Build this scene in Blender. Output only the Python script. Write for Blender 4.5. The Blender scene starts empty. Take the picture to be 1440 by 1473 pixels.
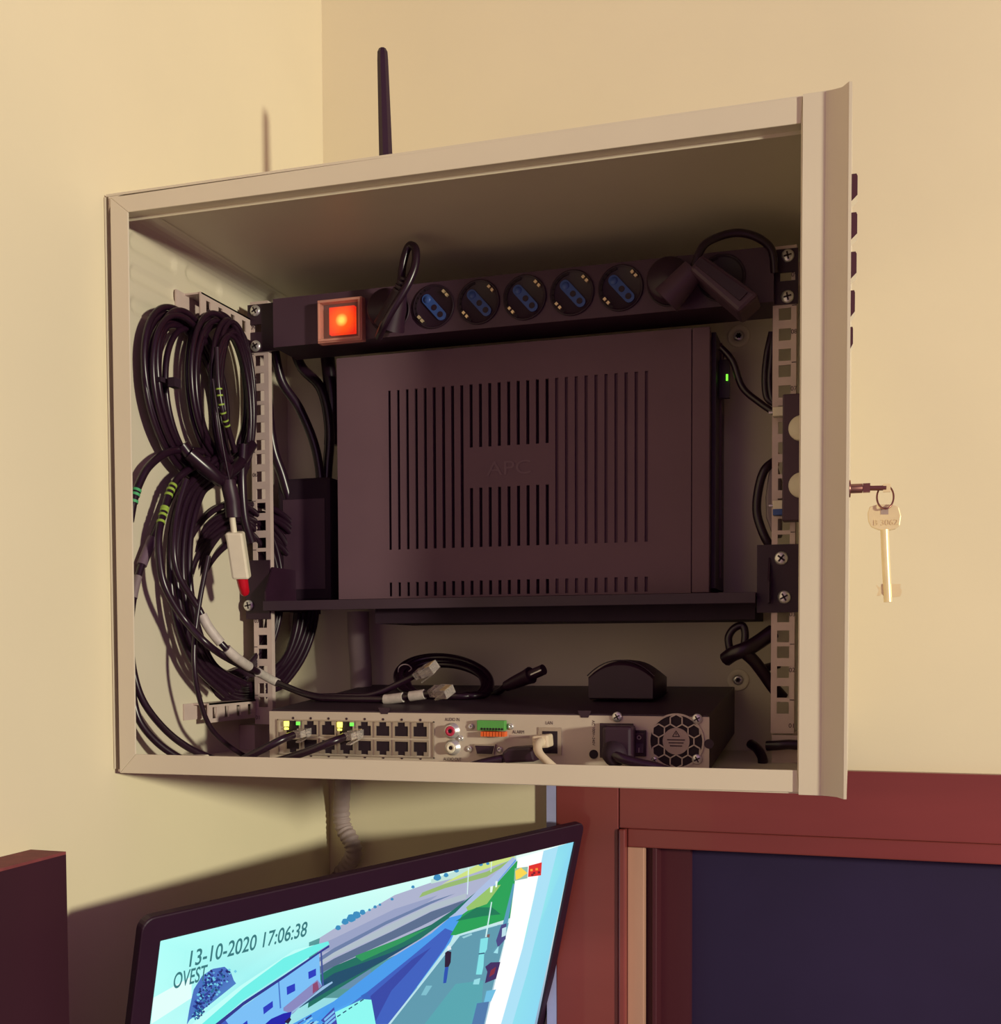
import bpy, math, random
from mathutils import Vector, Matrix
random.seed(4)
sc = bpy.context.scene
COL = sc.collection
V = Vector
# ------------------------------------------------------------------ camera
F, PPY = 1634.39, 998.79
YAW, PIT, ROL = -.3001, -.0392, -.004
CAM = V((.2852, -.749, -.3083))
cy, sy, cp, sp, cr, sr = math.cos(YAW), math.sin(YAW), math.cos(PIT), math.sin(PIT), math.cos(ROL), math.sin(ROL)
FW = V((sy*cp, cy*cp, sp)); RT0 = V((cy, -sy, 0)); UP0 = RT0.cross(FW)
RT = cr*RT0 + sr*UP0; UP = -sr*RT0 + cr*UP0
cd = bpy.data.cameras.new('camera'); co = bpy.data.objects.new('camera', cd); COL.objects.link(co)
cd.sensor_fit = 'HORIZONTAL'; cd.sensor_width = 36; cd.lens = F/1440*36
cd.shift_y = (PPY-736.5)/1440; cd.clip_start = .02
M = Matrix((RT, UP, -FW)).transposed().to_4x4(); M.translation = CAM
co.matrix_world = M
sc.camera = co
# ------------------------------------------------------------------ light and exposure
sc.view_settings.view_transform = 'Standard'; sc.view_settings.look = 'None'
sc.view_settings.gamma = 1; sc.view_settings.use_curve_mapping = False
sc.view_settings.exposure = 0
w = bpy.data.worlds.new('world'); sc.world = w; w.use_nodes = True
w.node_tree.nodes['Background'].inputs[0].default_value = (.80, .24, .84, 1)
w.node_tree.nodes['Background'].inputs[1].default_value = .23
def area(name, loc, target, size, power, col):
    l = bpy.data.lights.new(name, 'AREA'); l.shape = 'DISK'; l.size = size; l.energy = power; l.color = col
    o = bpy.data.objects.new(name, l); COL.objects.link(o); o.location = loc
    o.rotation_euler = (V(target)-V(loc)).to_track_quat('-Z', 'Y').to_euler()
    return o
area('key_light', (3.1, -1.65, -.02), (-.1, .1, -.15), .24, 106, (1, .955, .72))  # source out of view to the right, placed from the cast shadows
area('front_fill_light', (.9, -2.6, .75), (0, 0, -.2), .9, 1.8, (1, .80, .80))  # soft fill added in front, not a lamp of the room

def ray(x, y): return FW + RT*((x-720)/F) - UP*((y-PPY)/F)
def PY(x, y, Y): d = ray(x, y); return CAM + d*((Y-CAM.y)/d.y)      # point on the plane at depth Y
def PX(x, y, X): d = ray(x, y); return CAM + d*((X-CAM.x)/d.x)      # point on the plane at side position X
# ------------------------------------------------------------------ materials
def lin(c): return tuple(((v/255)/12.92 if v/255 <= .04045 else ((v/255+.055)/1.055)**2.4) for v in c)
MATS = {}
def mat(name, rgb, rough=.5, metal=0, var=.08, scale=40, bump=0, emit=0, trans=0, spec=.5, alpha=1, coat=0, ior=1.45):
    m = bpy.data.materials.new(name); m.use_nodes = True; nt = m.node_tree; b = nt.nodes['Principled BSDF']
    c = lin(rgb)
    b.inputs['Roughness'].default_value = rough; b.inputs['Metallic'].default_value = metal
    b.inputs['Specular IOR Level'].default_value = spec; b.inputs['Coat Weight'].default_value = coat
    b.inputs['IOR'].default_value = ior
    tc = nt.nodes.new('ShaderNodeTexCoord'); nz = nt.nodes.new('ShaderNodeTexNoise')
    nz.inputs['Scale'].default_value = scale; nz.inputs['Detail'].default_value = 4
    nt.links.new(tc.outputs['Object'], nz.inputs['Vector'])
    rp = nt.nodes.new('ShaderNodeValToRGB')
    rp.color_ramp.elements[0].position = .3; rp.color_ramp.elements[1].position = .7
    rp.color_ramp.elements[0].color = tuple(v*(1-var) for v in c)+(1,)
    rp.color_ramp.elements[1].color = tuple(min(1, v*(1+var)) for v in c)+(1,)
    nt.links.new(nz.outputs['Fac'], rp.inputs['Fac']); nt.links.new(rp.outputs['Color'], b.inputs['Base Color'])
    if bump:
        bp = nt.nodes.new('ShaderNodeBump'); bp.inputs['Strength'].default_value = bump; bp.inputs['Distance'].default_value = .001
        nt.links.new(nz.outputs['Fac'], bp.inputs['Height']); nt.links.new(bp.outputs['Normal'], b.inputs['Normal'])
    if emit:
        b.inputs['Emission Color'].default_value = c+(1,); b.inputs['Emission Strength'].default_value = emit
    if trans: b.inputs['Transmission Weight'].default_value = trans
    if alpha < 1: b.inputs['Alpha'].default_value = alpha
    MATS[name] = m
    return m
mat('plaster', (230, 219, 186), .9, var=.025, scale=5, bump=0)
def plaster_bump():
    nt = MATS['plaster'].node_tree; b = nt.nodes['Principled BSDF']
    tc = nt.nodes.new('ShaderNodeTexCoord'); n = nt.nodes.new('ShaderNodeTexNoise'); n.inputs['Scale'].default_value = 220
    nt.links.new(tc.outputs['Object'], n.inputs['Vector']); bp = nt.nodes.new('ShaderNodeBump')
    bp.inputs['Strength'].default_value = .12; bp.inputs['Distance'].default_value = .0006
    nt.links.new(n.outputs['Fac'], bp.inputs['Height']); nt.links.new(bp.outputs['Normal'], b.inputs['Normal'])
plaster_bump()
mat('enamel', (214, 204, 182), .42, var=.03, scale=9)
mat('rail_steel', (205, 184, 176), .4, .1, var=.05, scale=60)
mat('louvre_shade', (70, 30, 45), .7)
mat('black_plastic', (46, 22, 40), .45, var=.12)
mat('black_matte', (38, 16, 34), .75, var=.12)
mat('strip_face', (74, 50, 66), .5, var=.06, scale=25)
mat('socket_black', (40, 18, 36), .5)
mat('socket_blue', (56, 84, 150), .4)
mat('gold', (250, 225, 180), .4, .6)
mat('chrome', (215, 212, 210), .3, .7, var=.04)
mat('dark_steel', (60, 50, 55), .4, .6)
mat('ups_plastic', (104, 78, 88), .7, var=.07, scale=14)
mat('ups_inside', (34, 12, 28), .9)
mat('ups_faint', (88, 63, 74), .8)
mat('shelf_black', (58, 40, 54), .5, var=.06)
mat('cable_black', (36, 16, 32), .3, var=.1, spec=.6)
mat('cable_grey', (128, 112, 116), .4)
mat('cable_white', (214, 196, 170), .5)
mat('sleeve_white', (190, 180, 172), .5, var=.12, scale=200)
mat('sleeve_grey', (105, 84, 100), .5)
mat('ring_green', (150, 178, 70), .5)
mat('ring_mint', (80, 170, 110), .5)
mat('white_plastic', (226, 216, 192), .4)
mat('red_plastic', (190, 14, 36), .3, coat=.4)
mat('dvr_panel', (196, 182, 166), .45, .15, var=.03)
mat('dvr_case', (50, 30, 44), .5)
mat('port_dark', (30, 10, 26), .7)
mat('port_metal', (185, 172, 160), .35, .7)
mat('term_green', (86, 160, 76), .5)
mat('term_orange', (226, 100, 44), .5)
mat('rca_red', (190, 50, 80), .4)
mat('ink', (58, 34, 46), .7, var=0)
mat('sticker', (170, 150, 142), .5, var=.05)
mat('clear_plug', (240, 228, 220), .12, var=.12, scale=300, trans=.72, spec=.8)
mat('conduit_grey', (158, 140, 140), .6)
mat('wood_red', (130, 58, 55), .38, var=.15, scale=12, coat=.25)
mat('wood_lit_tan', (196, 152, 128), .5, var=.1, scale=30)
mat('wood_dark', (74, 26, 36), .5, var=.15, scale=12)
mat('board_dark', (56, 20, 36), .6, var=.1, scale=12)
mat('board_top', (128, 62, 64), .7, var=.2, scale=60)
mat('door_glass', (44, 34, 66), .55, var=.15, scale=5, spec=.3)
mat('plaster_blue_lit', (168, 172, 214), .6)
mat('floor_tile', (150, 130, 110), .5)
mat('bezel', (42, 18, 38), .42, var=.05)
mat('key_brass', (244, 226, 178), .35, .25, var=.05, scale=100)
mat('key_steel', (150, 105, 95), .3, .85)
mat('led_yellow', (240, 235, 90), .3, emit=2.6)
mat('led_green', (90, 210, 70), .3, emit=1.5)
mat('led_ups', (120, 230, 60), .3, emit=1.5)
mat('cover_clear', (235, 170, 150), .25, var=.05, alpha=.55, spec=.5)
mat('cover_window', (235, 170, 150), .25, var=.05, alpha=.10, spec=.4)
def grain(name, k, axis):
    nt = MATS[name].node_tree; nz = [n for n in nt.nodes if n.type == 'TEX_NOISE'][0]
    tc = [n for n in nt.nodes if n.type == 'TEX_COORD'][0]
    mp = nt.nodes.new('ShaderNodeMapping'); s = [1, 1, 1]; s[axis] = k; mp.inputs['Scale'].default_value = s
    nt.links.new(tc.outputs['Object'], mp.inputs['Vector']); nt.links.new(mp.outputs['Vector'], nz.inputs['Vector'])
grain('wood_red', .2, 0); grain('wood_dark', .1, 2); grain('board_dark', .1, 2); grain('wood_lit_tan', .1, 2)
def rocker_mat():
    m = bpy.data.materials.new('rocker_glow'); m.use_nodes = True; nt = m.node_tree; b = nt.nodes['Principled BSDF']
    tc = nt.nodes.new('ShaderNodeTexCoord'); mp = nt.nodes.new('ShaderNodeMapping'); mp.inputs['Location'].default_value = (-.5, 0, -.5); mp.inputs['Scale'].default_value = (1, 0, 1)
    ln = nt.nodes.new('ShaderNodeVectorMath'); ln.operation = 'LENGTH'
    rp = nt.nodes.new('ShaderNodeValToRGB'); e = rp.color_ramp.elements
    e[0].position = .07; e[0].color = (1.0, .72, .10, 1); e[1].position = .62; e[1].color = lin((225, 28, 0))+(1,)
    k = rp.color_ramp.elements.new(.25); k.color = lin((255, 88, 0))+(1,)
    nt.links.new(tc.outputs['Generated'], mp.inputs['Vector']); nt.links.new(mp.outputs['Vector'], ln.inputs[0])
    nt.links.new(ln.outputs['Value'], rp.inputs['Fac']); nt.links.new(rp.outputs['Color'], b.inputs['Emission Color'])
    b.inputs['Emission Strength'].default_value = 1.25; b.inputs['Base Color'].default_value = lin((120, 20, 8))+(1,)
    MATS['rocker_glow'] = m
rocker_mat()
def screen_mat():
    m = bpy.data.materials.new('screen_picture'); m.use_nodes = True; nt = m.node_tree; b = nt.nodes['Principled BSDF']
    a = nt.nodes.new('ShaderNodeVertexColor'); a.layer_name = 'col'
    nt.links.new(a.outputs['Color'], b.inputs['Emission Color']); b.inputs['Emission Strength'].default_value = 1
    b.inputs['Base Color'].default_value = (.01, .01, .012, 1); b.inputs['Roughness'].default_value = .4
    MATS['screen_picture'] = m
screen_mat()
# ------------------------------------------------------------------ mesh builder
ORG = {}
class MB:
    def __init__(s): s.v = []; s.f = []; s.m = []; s.mats = []; s.cur = 0; s.smooth = []
    def use(s, name):
        if name not in s.mats: s.mats.append(name)
        s.cur = s.mats.index(name); return s
    def add(s, vs, fs, smooth=False):
        b = len(s.v); s.v += [V(v) for v in vs]
        for f in fs: s.f.append([b+i for i in f]); s.m.append(s.cur); s.smooth.append(smooth)
        return s
    def box(s, x0, x1, y0, y1, z0, z1):
        vs = [(x, y, z) for x in (x0, x1) for y in (y0, y1) for z in (z0, z1)]
        return s.add(vs, [(0, 1, 3, 2), (4, 6, 7, 5), (0, 4, 5, 1), (2, 3, 7, 6), (0, 2, 6, 4), (1, 5, 7, 3)])
    def obox(s, c, ax, ay, az):                       # centre and three half axes
        c, ax, ay, az = V(c), V(ax), V(ay), V(az)
        vs = [c+a*ax+b*ay+d*az for a in (-1, 1) for b in (-1, 1) for d in (-1, 1)]
        return s.add(vs, [(0, 1, 3, 2), (4, 6, 7, 5), (0, 4, 5, 1), (2, 3, 7, 6), (0, 2, 6, 4), (1, 5, 7, 3)])
    def prism(s, poly, off):
        n = len(poly); poly = [V(p) for p in poly]; off = V(off)
        fs = [tuple(range(n)), tuple(range(2*n-1, n-1, -1))]+[(i, n+i, n+(i+1) % n, (i+1) % n) for i in range(n)]
        return s.add(poly+[p+off for p in poly], fs)
    def cyl(s, p0, p1, r0, r1=None, n=24, caps=True, smooth=True):
        r1 = r0 if r1 is None else r1; p0, p1 = V(p0), V(p1); d = (p1-p0).normalized()
        a = d.orthogonal().normalized(); b = d.cross(a)
        vs = []
        for p, r in ((p0, r0), (p1, r1)): vs += [p+(a*math.cos(t)+b*math.sin(t))*r for t in [2*math.pi*i/n for i in range(n)]]
        s.add(vs, [(i, (i+1) % n, n+(i+1) % n, n+i) for i in range(n)], smooth)
        if caps: s.add(vs[:n], [tuple(range(n-1, -1, -1))]); s.add(vs[n:], [tuple(range(n))])
        return s
    def lathe(s, c, ax, prof, n=28):                 # prof: (distance along axis, radius)
        c, ax = V(c), V(ax).normalized(); a = ax.orthogonal().normalized(); b = ax.cross(a); vs = []
        for h, r in prof: vs += [c+ax*h+(a*math.cos(t)+b*math.sin(t))*max(r, 1e-6) for t in [2*math.pi*i/n for i in range(n)]]
        k = len(prof)
        return s.add(vs, [(j*n+i, j*n+(i+1) % n, (j+1)*n+(i+1) % n, (j+1)*n+i) for j in range(k-1) for i in range(n)], True)
    def tube(s, pts, r, n=10, rf=None):
        pts = [V(p) for p in pts]; k = len(pts); vs = []; up = None
        for i, p in enumerate(pts):
            t = (pts[min(i+1, k-1)]-pts[max(i-1, 0)])
            if t.length < 1e-9: t = V((0, 0, 1))
            t.normalize()
            if up is None: up = t.orthogonal()
            up = up-t*up.dot(t)
            if up.length < 1e-6: up = t.orthogonal()
            up.normalize(); b = t.cross(up); rr = rf(i/(k-1)) if rf else r
            vs += [p+(up*math.cos(q)+b*math.sin(q))*rr for q in [2*math.pi*j/n for j in range(n)]]
        fs = [(j*n+i, j*n+(i+1) % n, (j+1)*n+(i+1) % n, (j+1)*n+i) for j in range(k-1) for i in range(n)]
        s.add(vs, fs, True)
        s.add(vs[:n], [tuple(range(n-1, -1, -1))]); s.add(vs[-n:], [tuple(range(n))])
        return s
    def build(s, name, parent=None, label=None, cat=None, group=None, kind=None, bevel=0, cols=None):
        if parent is not None: org = ORG[parent.name]
        elif kind == 'structure': org = V((0, 0, 0))
        else:
            xs = [v.x for v in s.v]; ys = [v.y for v in s.v]; zs = [v.z for v in s.v]
            org = V(((min(xs)+max(xs))/2, (min(ys)+max(ys))/2, min(zs)))
        me = bpy.data.meshes.new(name); me.from_pydata([v-org for v in s.v], [], s.f)
        for n_ in s.mats: me.materials.append(MATS[n_])
        me.polygons.foreach_set('material_index', s.m); me.polygons.foreach_set('use_smooth', s.smooth)
        import bmesh
        bm = bmesh.new(); bm.from_mesh(me)
        if cols is None: bmesh.ops.recalc_face_normals(bm, faces=bm.faces)
        bm.to_mesh(me); bm.free()
        if cols:
            ca = me.color_attributes.new('col', 'FLOAT_COLOR', 'CORNER'); i = 0
            for p in me.polygons:
                for li in p.loop_indices: ca.data[li].color = cols[me.loops[li].vertex_index]
        o = bpy.data.objects.new(name, me); COL.objects.link(o); ORG[o.name] = org
        if parent is not None: o.parent = parent
        else: o.location = org
        if bevel:
            b = o.modifiers.new('bevel', 'BEVEL'); b.width = bevel; b.segments = 2; b.limit_method = 'ANGLE'; b.angle_limit = math.radians(40)
        props(o, label, cat, group, kind)
        return o
def props(o, label=None, cat=None, group=None, kind=None):
    for k, v in (('label', label), ('category', cat), ('group', group), ('kind', kind)):
        if v: o[k] = v
def thing(name, loc, label, cat, group=None, kind=None):
    o = bpy.data.objects.new(name, None); COL.objects.link(o); o.location = loc; o.empty_display_size = .02; ORG[o.name] = V(loc)
    props(o, label, cat, group, kind); return o
def mb(m): return MB().use(m)
def text_mesh(s, org, u, v, n, width=None, size=None, bold=0):
    c = bpy.data.curves.new('t', 'FONT'); c.offset = bold; c.body = s; c.align_x = 'LEFT'; o = bpy.data.objects.new('t', c); COL.objects.link(o)
    bpy.context.view_layer.update(); me = bpy.data.meshes.new_from_object(o.evaluated_get(bpy.context.evaluated_depsgraph_get()))
    bpy.data.objects.remove(o)
    xs = [q.co.x for q in me.vertices]; x0, x1 = min(xs), max(xs)
    k = width/(x1-x0) if width else size
    sz = size or k
    return [V(org)+u*((q.co.x-x0)*k)+v*(q.co.y*sz)+n*.0001 for q in me.vertices], [tuple(p.vertices) for p in me.polygons]
def spline(pts, n=8):
    P = [V(p) for p in pts]; out = []
    for i in range(len(P)-1):
        a, b, c, d = P[max(i-1, 0)], P[i], P[i+1], P[min(i+2, len(P)-1)]
        for j in range(n):
            t = j/n
            out.append(.5*((2*b)+(c-a)*t+(2*a-5*b+4*c-d)*t*t+(3*b-a-3*c+d)*t**3))
    out.append(P[-1]); return out
def W(q): return PX(q[0], q[1], q[2]) if len(q) == 4 else PY(*q)    # (px, py, Y) or (px, py, X, 'x')
def path(pts, n=8): return spline([W(q) for q in pts], n)
XL, XH = -.2575, .2826
YB, XW = .286, -.2617
YW = PX(463, 60, XW).y
# ------------------------------------------------------------------ room
FL, CE = -2.56, 1.0
DX = [PY(x, 1300, YW).x for x in (790, 803.5, 892.5, 893.5, 903, 927)]
DZ = [PY(1330, y, YW).z for y in (1110.5, 1208.5, 1238)]
mb('plaster').box(XW-.1, DX[0], YW, YW+.1, FL, CE).box(DX[0], 2.6, YW, YW+.1, DZ[0], CE).build('wall_back', kind='structure')
mb('plaster').box(XW-.1, XW, -3.2, YW, FL, CE).build('wall_left', kind='structure')
mb('floor_tile').box(XW-.1, 2.6, -3.2, YW+.6, FL-.05, FL).build('floor', kind='structure')
mb('plaster_blue_lit').box(DX[0], DX[1], YW-.0098, YW+.06, FL, DZ[0]).build('trim_1', kind='structure')  # plaster edge beside the door, blue light put into its colour
dr = thing('door_1', (.25, YW, FL), None, None, kind='structure')
mb('wood_red').box(DX[1], DX[2], YW-.010, YW+.05, FL, DZ[0]).build('side_casing', dr, bevel=.001)
mb('wood_red').box(DX[3], 2.0, YW-.010, YW+.05, DZ[1]+.0006, DZ[0]).build('header_casing', dr, bevel=.001)
mb('wood_red').box(DX[3], DX[4], YW-.014, YW+.03, FL, DZ[1]).build('casing_bead', dr, bevel=.0015)
mb('wood_red').box(DX[4]+.0002, 2.0, YW-.004, YW+.05, DZ[2], DZ[1]).build('header_moulding', dr, bevel=.0015)
zz = DZ[2]-.0002
mb('wood_lit_tan').box(DX[4]+.0002, DX[5], YW-.003, YW+.05, FL, zz).build('jamb_edge', dr, label='edge strip of the door jamb, coloured as lit from the right', bevel=.0008)  # side light on the jamb is put into this paler wood colour
mb('wood_dark').box(DX[5]+.0002, DX[5]+.007, YW+.012, YW+.06, FL, zz).build('jamb_groove', dr)
mb('wood_dark').box(DX[5]+.007, DX[5]+.012, YW+.004, YW+.06, FL, zz).build('jamb_bead', dr, bevel=.001)
x9 = PY(993, 1300, YW+.03).x
mb('wood_dark').box(DX[5]+.012, x9, YW+.03, YW+.07, FL, zz).build('door_stile', dr)
mb('door_glass').box(x9, 2.0, YW+.045, YW+.06, FL, zz).build('door_panel', dr, label='dark blue purple panel of the door')
mb('wood_dark').box(DX[4], 2.0, YW+.05, YW+.1, zz, DZ[0]).build('door_head', dr)
# dark board at the lower left
bd = thing('wooden_board', (-.24, -.25, FL), 'dark red-brown wooden board standing at the left, lower left corner of the photo', 'board')
e = PX(95, 1225, -.232)
mb('board_dark').box(XW+.0005, -.232, -.75, e.y, FL+.0, e.z-.002).build('panel', bd)
mb('board_top').box(XW+.0003, -.2323, -.75, e.y+.0003, e.z-.002, e.z).build('top_strip', bd, label='reddish rough top edge')  # top strip coloured lighter and redder than the face below
# ------------------------------------------------------------------ cabinet
cab = thing('wall_rack_cabinet', (.01, .2, -.4014), 'open cream steel wall rack cabinet hung in the corner above the monitor', 'cabinet')
oc = [PY(158, 284, 0), PY(1155, 138, 0), PY(1150, 1140, 0), PY(172, 1112, 0)]
ic = [PY(184, 305, 0), PY(1152.5, 177, 0), PY(1147, 1108, 0), PY(195, 1085, 0)]
m = mb('enamel')
T = V((0, .0015, 0))
for i in range(4):
    j = (i+1) % 4
    m.prism([oc[i], oc[j], ic[j], ic[i]], T)
m.build('front_frame', cab, bevel=.0008)
# inner return of the frame (a thin step just inside the top edge)
m = mb('enamel')
zi = (ic[0].z+ic[1].z)/2
m.prism([ic[0]+V((-.012, .0016, .0012)), ic[1]+V((.012, .0016, .0012)), ic[1]+V((.012, .013, .0012)), ic[0]+V((-.012, .013, .0012))], V((0, 0, .0010)))
m.prism([ic[0]+V((-.012, .013, .0012)), ic[1]+V((.012, .013, .0012)), ic[1]+V((.012, .013, -.0012)), ic[0]+V((-.012, .013, -.0012))], V((0, .0010, 0)))
m.build('inner_lip', cab)
# top, bottom, back
zt0 = .0370
mb('enamel').prism([(XL-.002, .0016, zt0), (XH-.002, .0016, zt0-.0005), (XH-.002, YB+.002, zt0), (XL-.002, YB+.002, zt0)], (0, 0, .0018)).build('top_panel', cab)
mb('enamel').box(XL, XH-.002, .0016, YB, -.4014, -.3995).build('bottom_panel', cab)
mb('enamel').box(XL, XH-.002, YB, YB+.0015, -.3995, zt0).build('back_panel', cab)
m = mb('enamel').box(XL+.02, XH-.02, YB+.0015, YW-.001, -.385, .02); m.build('rear_section', cab, bevel=.002)
# left side panel with pressed louvres (dents on the inside), rounded fold under the top
m = mb('enamel'); ny, nz = 110, 170; y0, y1, z0, z1 = .0016, YB, -.3995, zt0
rows = [PX(205, 355, XL).z-.0245*k for k in range(0, 3)]
ycent = [(.060, .026), (.135, .022)]
def dent(y, z):
    d = 0
    for zc in rows:
        for yc, hl in ycent:
            q = math.hypot(max(abs(y-yc)-hl, 0), z-zc)/.0062
            d = max(d, 1-q*q*q if q < 1 else 0)
    return .0024*min(1, d*1.6)
vs = [(XL-dent(y0+(y1-y0)*i/ny, z0+(z1-z0)*j/nz), y0+(y1-y0)*i/ny, z0+(z1-z0)*j/nz) for i in range(ny+1) for j in range(nz+1)]
m.add(vs, [(i*(nz+1)+j, (i+1)*(nz+1)+j, (i+1)*(nz+1)+j+1, i*(nz+1)+j+1) for i in range(ny) for j in range(nz)], True)
m.box(XL-.0036, XL-.0028, y0, y1, z0, z1)
m.build('side_panel', cab)
arc = [(XL+.0002, zt0-.013)]+[(XL+.013-.0128*math.cos(t), zt0-.013+.0128*math.sin(t)) for t in [math.pi/2*k/6 for k in range(1, 7)]]+[(XL+.0002, zt0-.0002)]
mb('enamel').prism([(x, .0016, z) for x, z in arc], (0, YB-.0016, 0)).build('corner_fold', cab)
# right side panel and its louvres
mb('enamel').box(XH-.0016, XH, .001, YB, -.3995, zt0).build('side_panel', cab)
for k, (py, h) in enumerate(((275, 38), (330, 38), (386, 44), (441, 36), (490, 30))):
    c = PY(1229, py, .012); hh = .0085 if k < 4 else .0072
    out = (.0036, .0036, .0034, .0026, .0016)[k]
    prof = [(XH-.0005, c.z+hh), (XH+out*.8, c.z+hh), (XH+out, c.z+hh-.0015), (XH+out, c.z-hh+.004), (XH-.0005, c.z-hh)]
    l = mb('enamel').prism([(x, .0065, z) for x, z in prof], (0, .012, 0)).build('louvre', cab)
    mb('louvre_shade').prism([(x-0, .0060, z) for i, (x, z) in enumerate(prof)], (0, .0006, 0)).build('slot_shade', l)  # dark cap stands for the shade in the louvre opening
# curved edge channel on the right of the front
m = mb('enamel'); pr = [(.2532, -.0022), (.2670, -.0022)]
for k in range(1, 9):
    t = k/8; pr.append((.2670+.0130*t, -.0022-.0085*t**1.25))
pr += [(.2808, -.0112), (.2826, -.0112), (.2826, .001)]
pl = [V((x, y, 0)) for x, y in pr]+[V((.2532, .001, 0))]
def ztop(x): return .0374-.0030*max(0, (x-.267)/.015)
n = len(pl)
vs = [V((p.x, p.y, ztop(p.x)+(.0022 if p.x > .2805 else 0))) for p in pl]+[V((p.x, p.y, -.4016-(.0008 if p.x > .2805 else 0))) for p in pl]
m.add(vs, [tuple(range(n)), tuple(range(2*n-1, n-1, -1))]); m.add(vs, [(i, n+i, n+(i+1) % n, (i+1) % n) for i in range(n)])
m.build('edge_channel', cab)
# big washers with screws on the back wall of the box
def cross_screw(c, r, parent, ax=(0, -1, 0), ang=.6, h=.0022, met='chrome', name='screw'):
    c = V(c); s = mb(met).lathe(c, ax, [(0, r), (h*.45, r), (h*.8, r*.82), (h, r*.45), (h*1.02, 0)]).build(name, parent)
    x = V((math.cos(ang), 0, math.sin(ang))); z = V((-math.sin(ang), 0, math.cos(ang)))
    q = c+V(ax)*(h*1.02)
    mb('dark_steel').obox(q, x*r*.62, V((0, .0002, 0)), z*r*.13).obox(q, x*r*.13, V((0, .0002, 0)), z*r*.62).build('cross_slot', s)
    return s
for px, py in ((1063, 484), (1062, 978)):
    c = PY(px, py, YB)
    wsh = mb('white_plastic').lathe(c, (0, -1, 0), [(0, .0098), (.0014, .0098), (.0018, .0090), (.0018, .0052), (.0012, .0050), (.0012, 0)]).build('washer', cab)
    mb('chrome').lathe(c+V((0, -.0013, 0)), (0, -1, 0), [(0, .0046), (.0012, .0044), (.0018, .0030), (.0018, 0)]).build('bolt', wsh)
    mm = mb('dark_steel')
    for a in range(3):
        t = a*math.pi/3; mm.obox(c+V((0, -.0032, 0)), V((math.cos(t), 0, math.sin(t)))*.0024, V((0, .0002, 0)), V((-math.sin(t), 0, math.cos(t)))*.0008)
    mm.build('star_recess', wsh, kind='stuff')
# brackets on the left wall
def bracket(Zt, Zb, ys, Y0, flip):
    b = mb('rail_steel'); t = .0014; X = -.2400
    hz = (Zt+Zb)/2; hh = .0048; hw = .0034; prev = Y0
    for yc in ys:
        b.box(X-t, X, prev, yc-hw, Zb, Zt); b.box(X-t, X, yc-hw, yc+hw, Zb, hz-hh); b.box(X-t, X, yc-hw, yc+hw, hz+hh, Zt); prev = yc+hw
    b.box(X-t, X, prev, .1845, Zb, Zt)
    b.box(XL, X, Y0+.001, .1845, Zt-t, Zt)
    if flip: b.box(XL, X-t, Y0+.03, .1845, Zb, Zb+t)
    b.box(XL+.0003, XL+.0016, Y0-.012, .1845, Zt-.014, Zt)
    return b.build('rail_bracket', cab)
bz = PX(289, 430, -.24).z
bracket(-.0065, -.0262, [PX(x, 455, -.24).y for x in (300, 317.5, 335, 351)], PX(289, 440, -.24).y, False)
bzt = (PX(306, 1017, -.24).z+PX(358, 1002, -.24).z)/2; bzb = (PX(306, 1042, -.24).z+PX(366, 1030, -.24).z)/2
bracket(bzt, bzb, [PX(x, 1025, -.24).y for x in (309, 326.5, 343.5, 359.5)], PX(300, 1025, -.24).y, True)
# mounting rails
RY = .185
def rail(sgn):
    b = mb('rail_steel'); xo, xi = .2413, .2243; hc = .2325; hw = .0047; t = .0015; zt, zb = .0088, -.376
    zs = []; u = .00635
    k = 0
    while u-.04445*k > zb:
        for q in (.00635, .022225, .0381): zs.append(u-.04445*k-q)
        k += 1
    zs = [z for z in zs if z-hw > zb+.002]
    def bx(xa, xb, ya, yb, za, zb_):
        xa, xb = sorted((sgn*xa, sgn*xb)); b.box(xa, xb, ya, yb, za, zb_)
    bx(xi, hc-hw, RY, RY+t, zb, zt); bx(hc+hw, xo, RY, RY+t, zb, zt)
    prev = zt
    for z in zs: bx(hc-hw, hc+hw, RY, RY+t, z+hw, prev); prev = z-hw
    bx(hc-hw, hc+hw, RY, RY+t, zb, prev)
    bx(xo-t, xo, RY+t, RY+.022, zb, zt)
    bx(xi-.0012, xi, RY, RY+.006, zb, zt)
    o = b.build('mounting_rail', cab)
    mk = mb('ink')
    for k in range(1, 9):
        z = u-.04445*k
        xa, xb = sorted((sgn*.2413, sgn*.2378)); mk.box(xa, xb, RY-.0003, RY, z-.0003, z+.0003)
    for k in range(0, 9):
        z = u-.04445*k-.0222+.004
        t_ = '%02d' % (9-k) if k < 9 else ''
        x = .2372 if sgn > 0 else -.2418+.0014
        vs, fs = text_mesh(t_, (x, RY-.0002, z-.004), V((1, 0, 0)), V((0, 0, 1)), V((0, -1, 0)), size=.0050)
        mk.add(vs, fs)
    mk.build('unit_marks', o, kind='stuff', label='printed unit numbers and lines')
    return o
rail(-1); rail(1)
mb('rail_steel').box(.2243, .2700, RY-.001, RY+.05, -.3995, -.3775).build('rail_bracket', cab)
mb('rail_steel').box(.2413, .2805, RY+.003, RY+.05, -.022, -.004).build('rail_bracket', cab)
mb('rail_steel').box(XL+.0003, -.2413, RY-.001, RY+.03, -.3995, -.377).build('rail_foot', cab)
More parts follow.
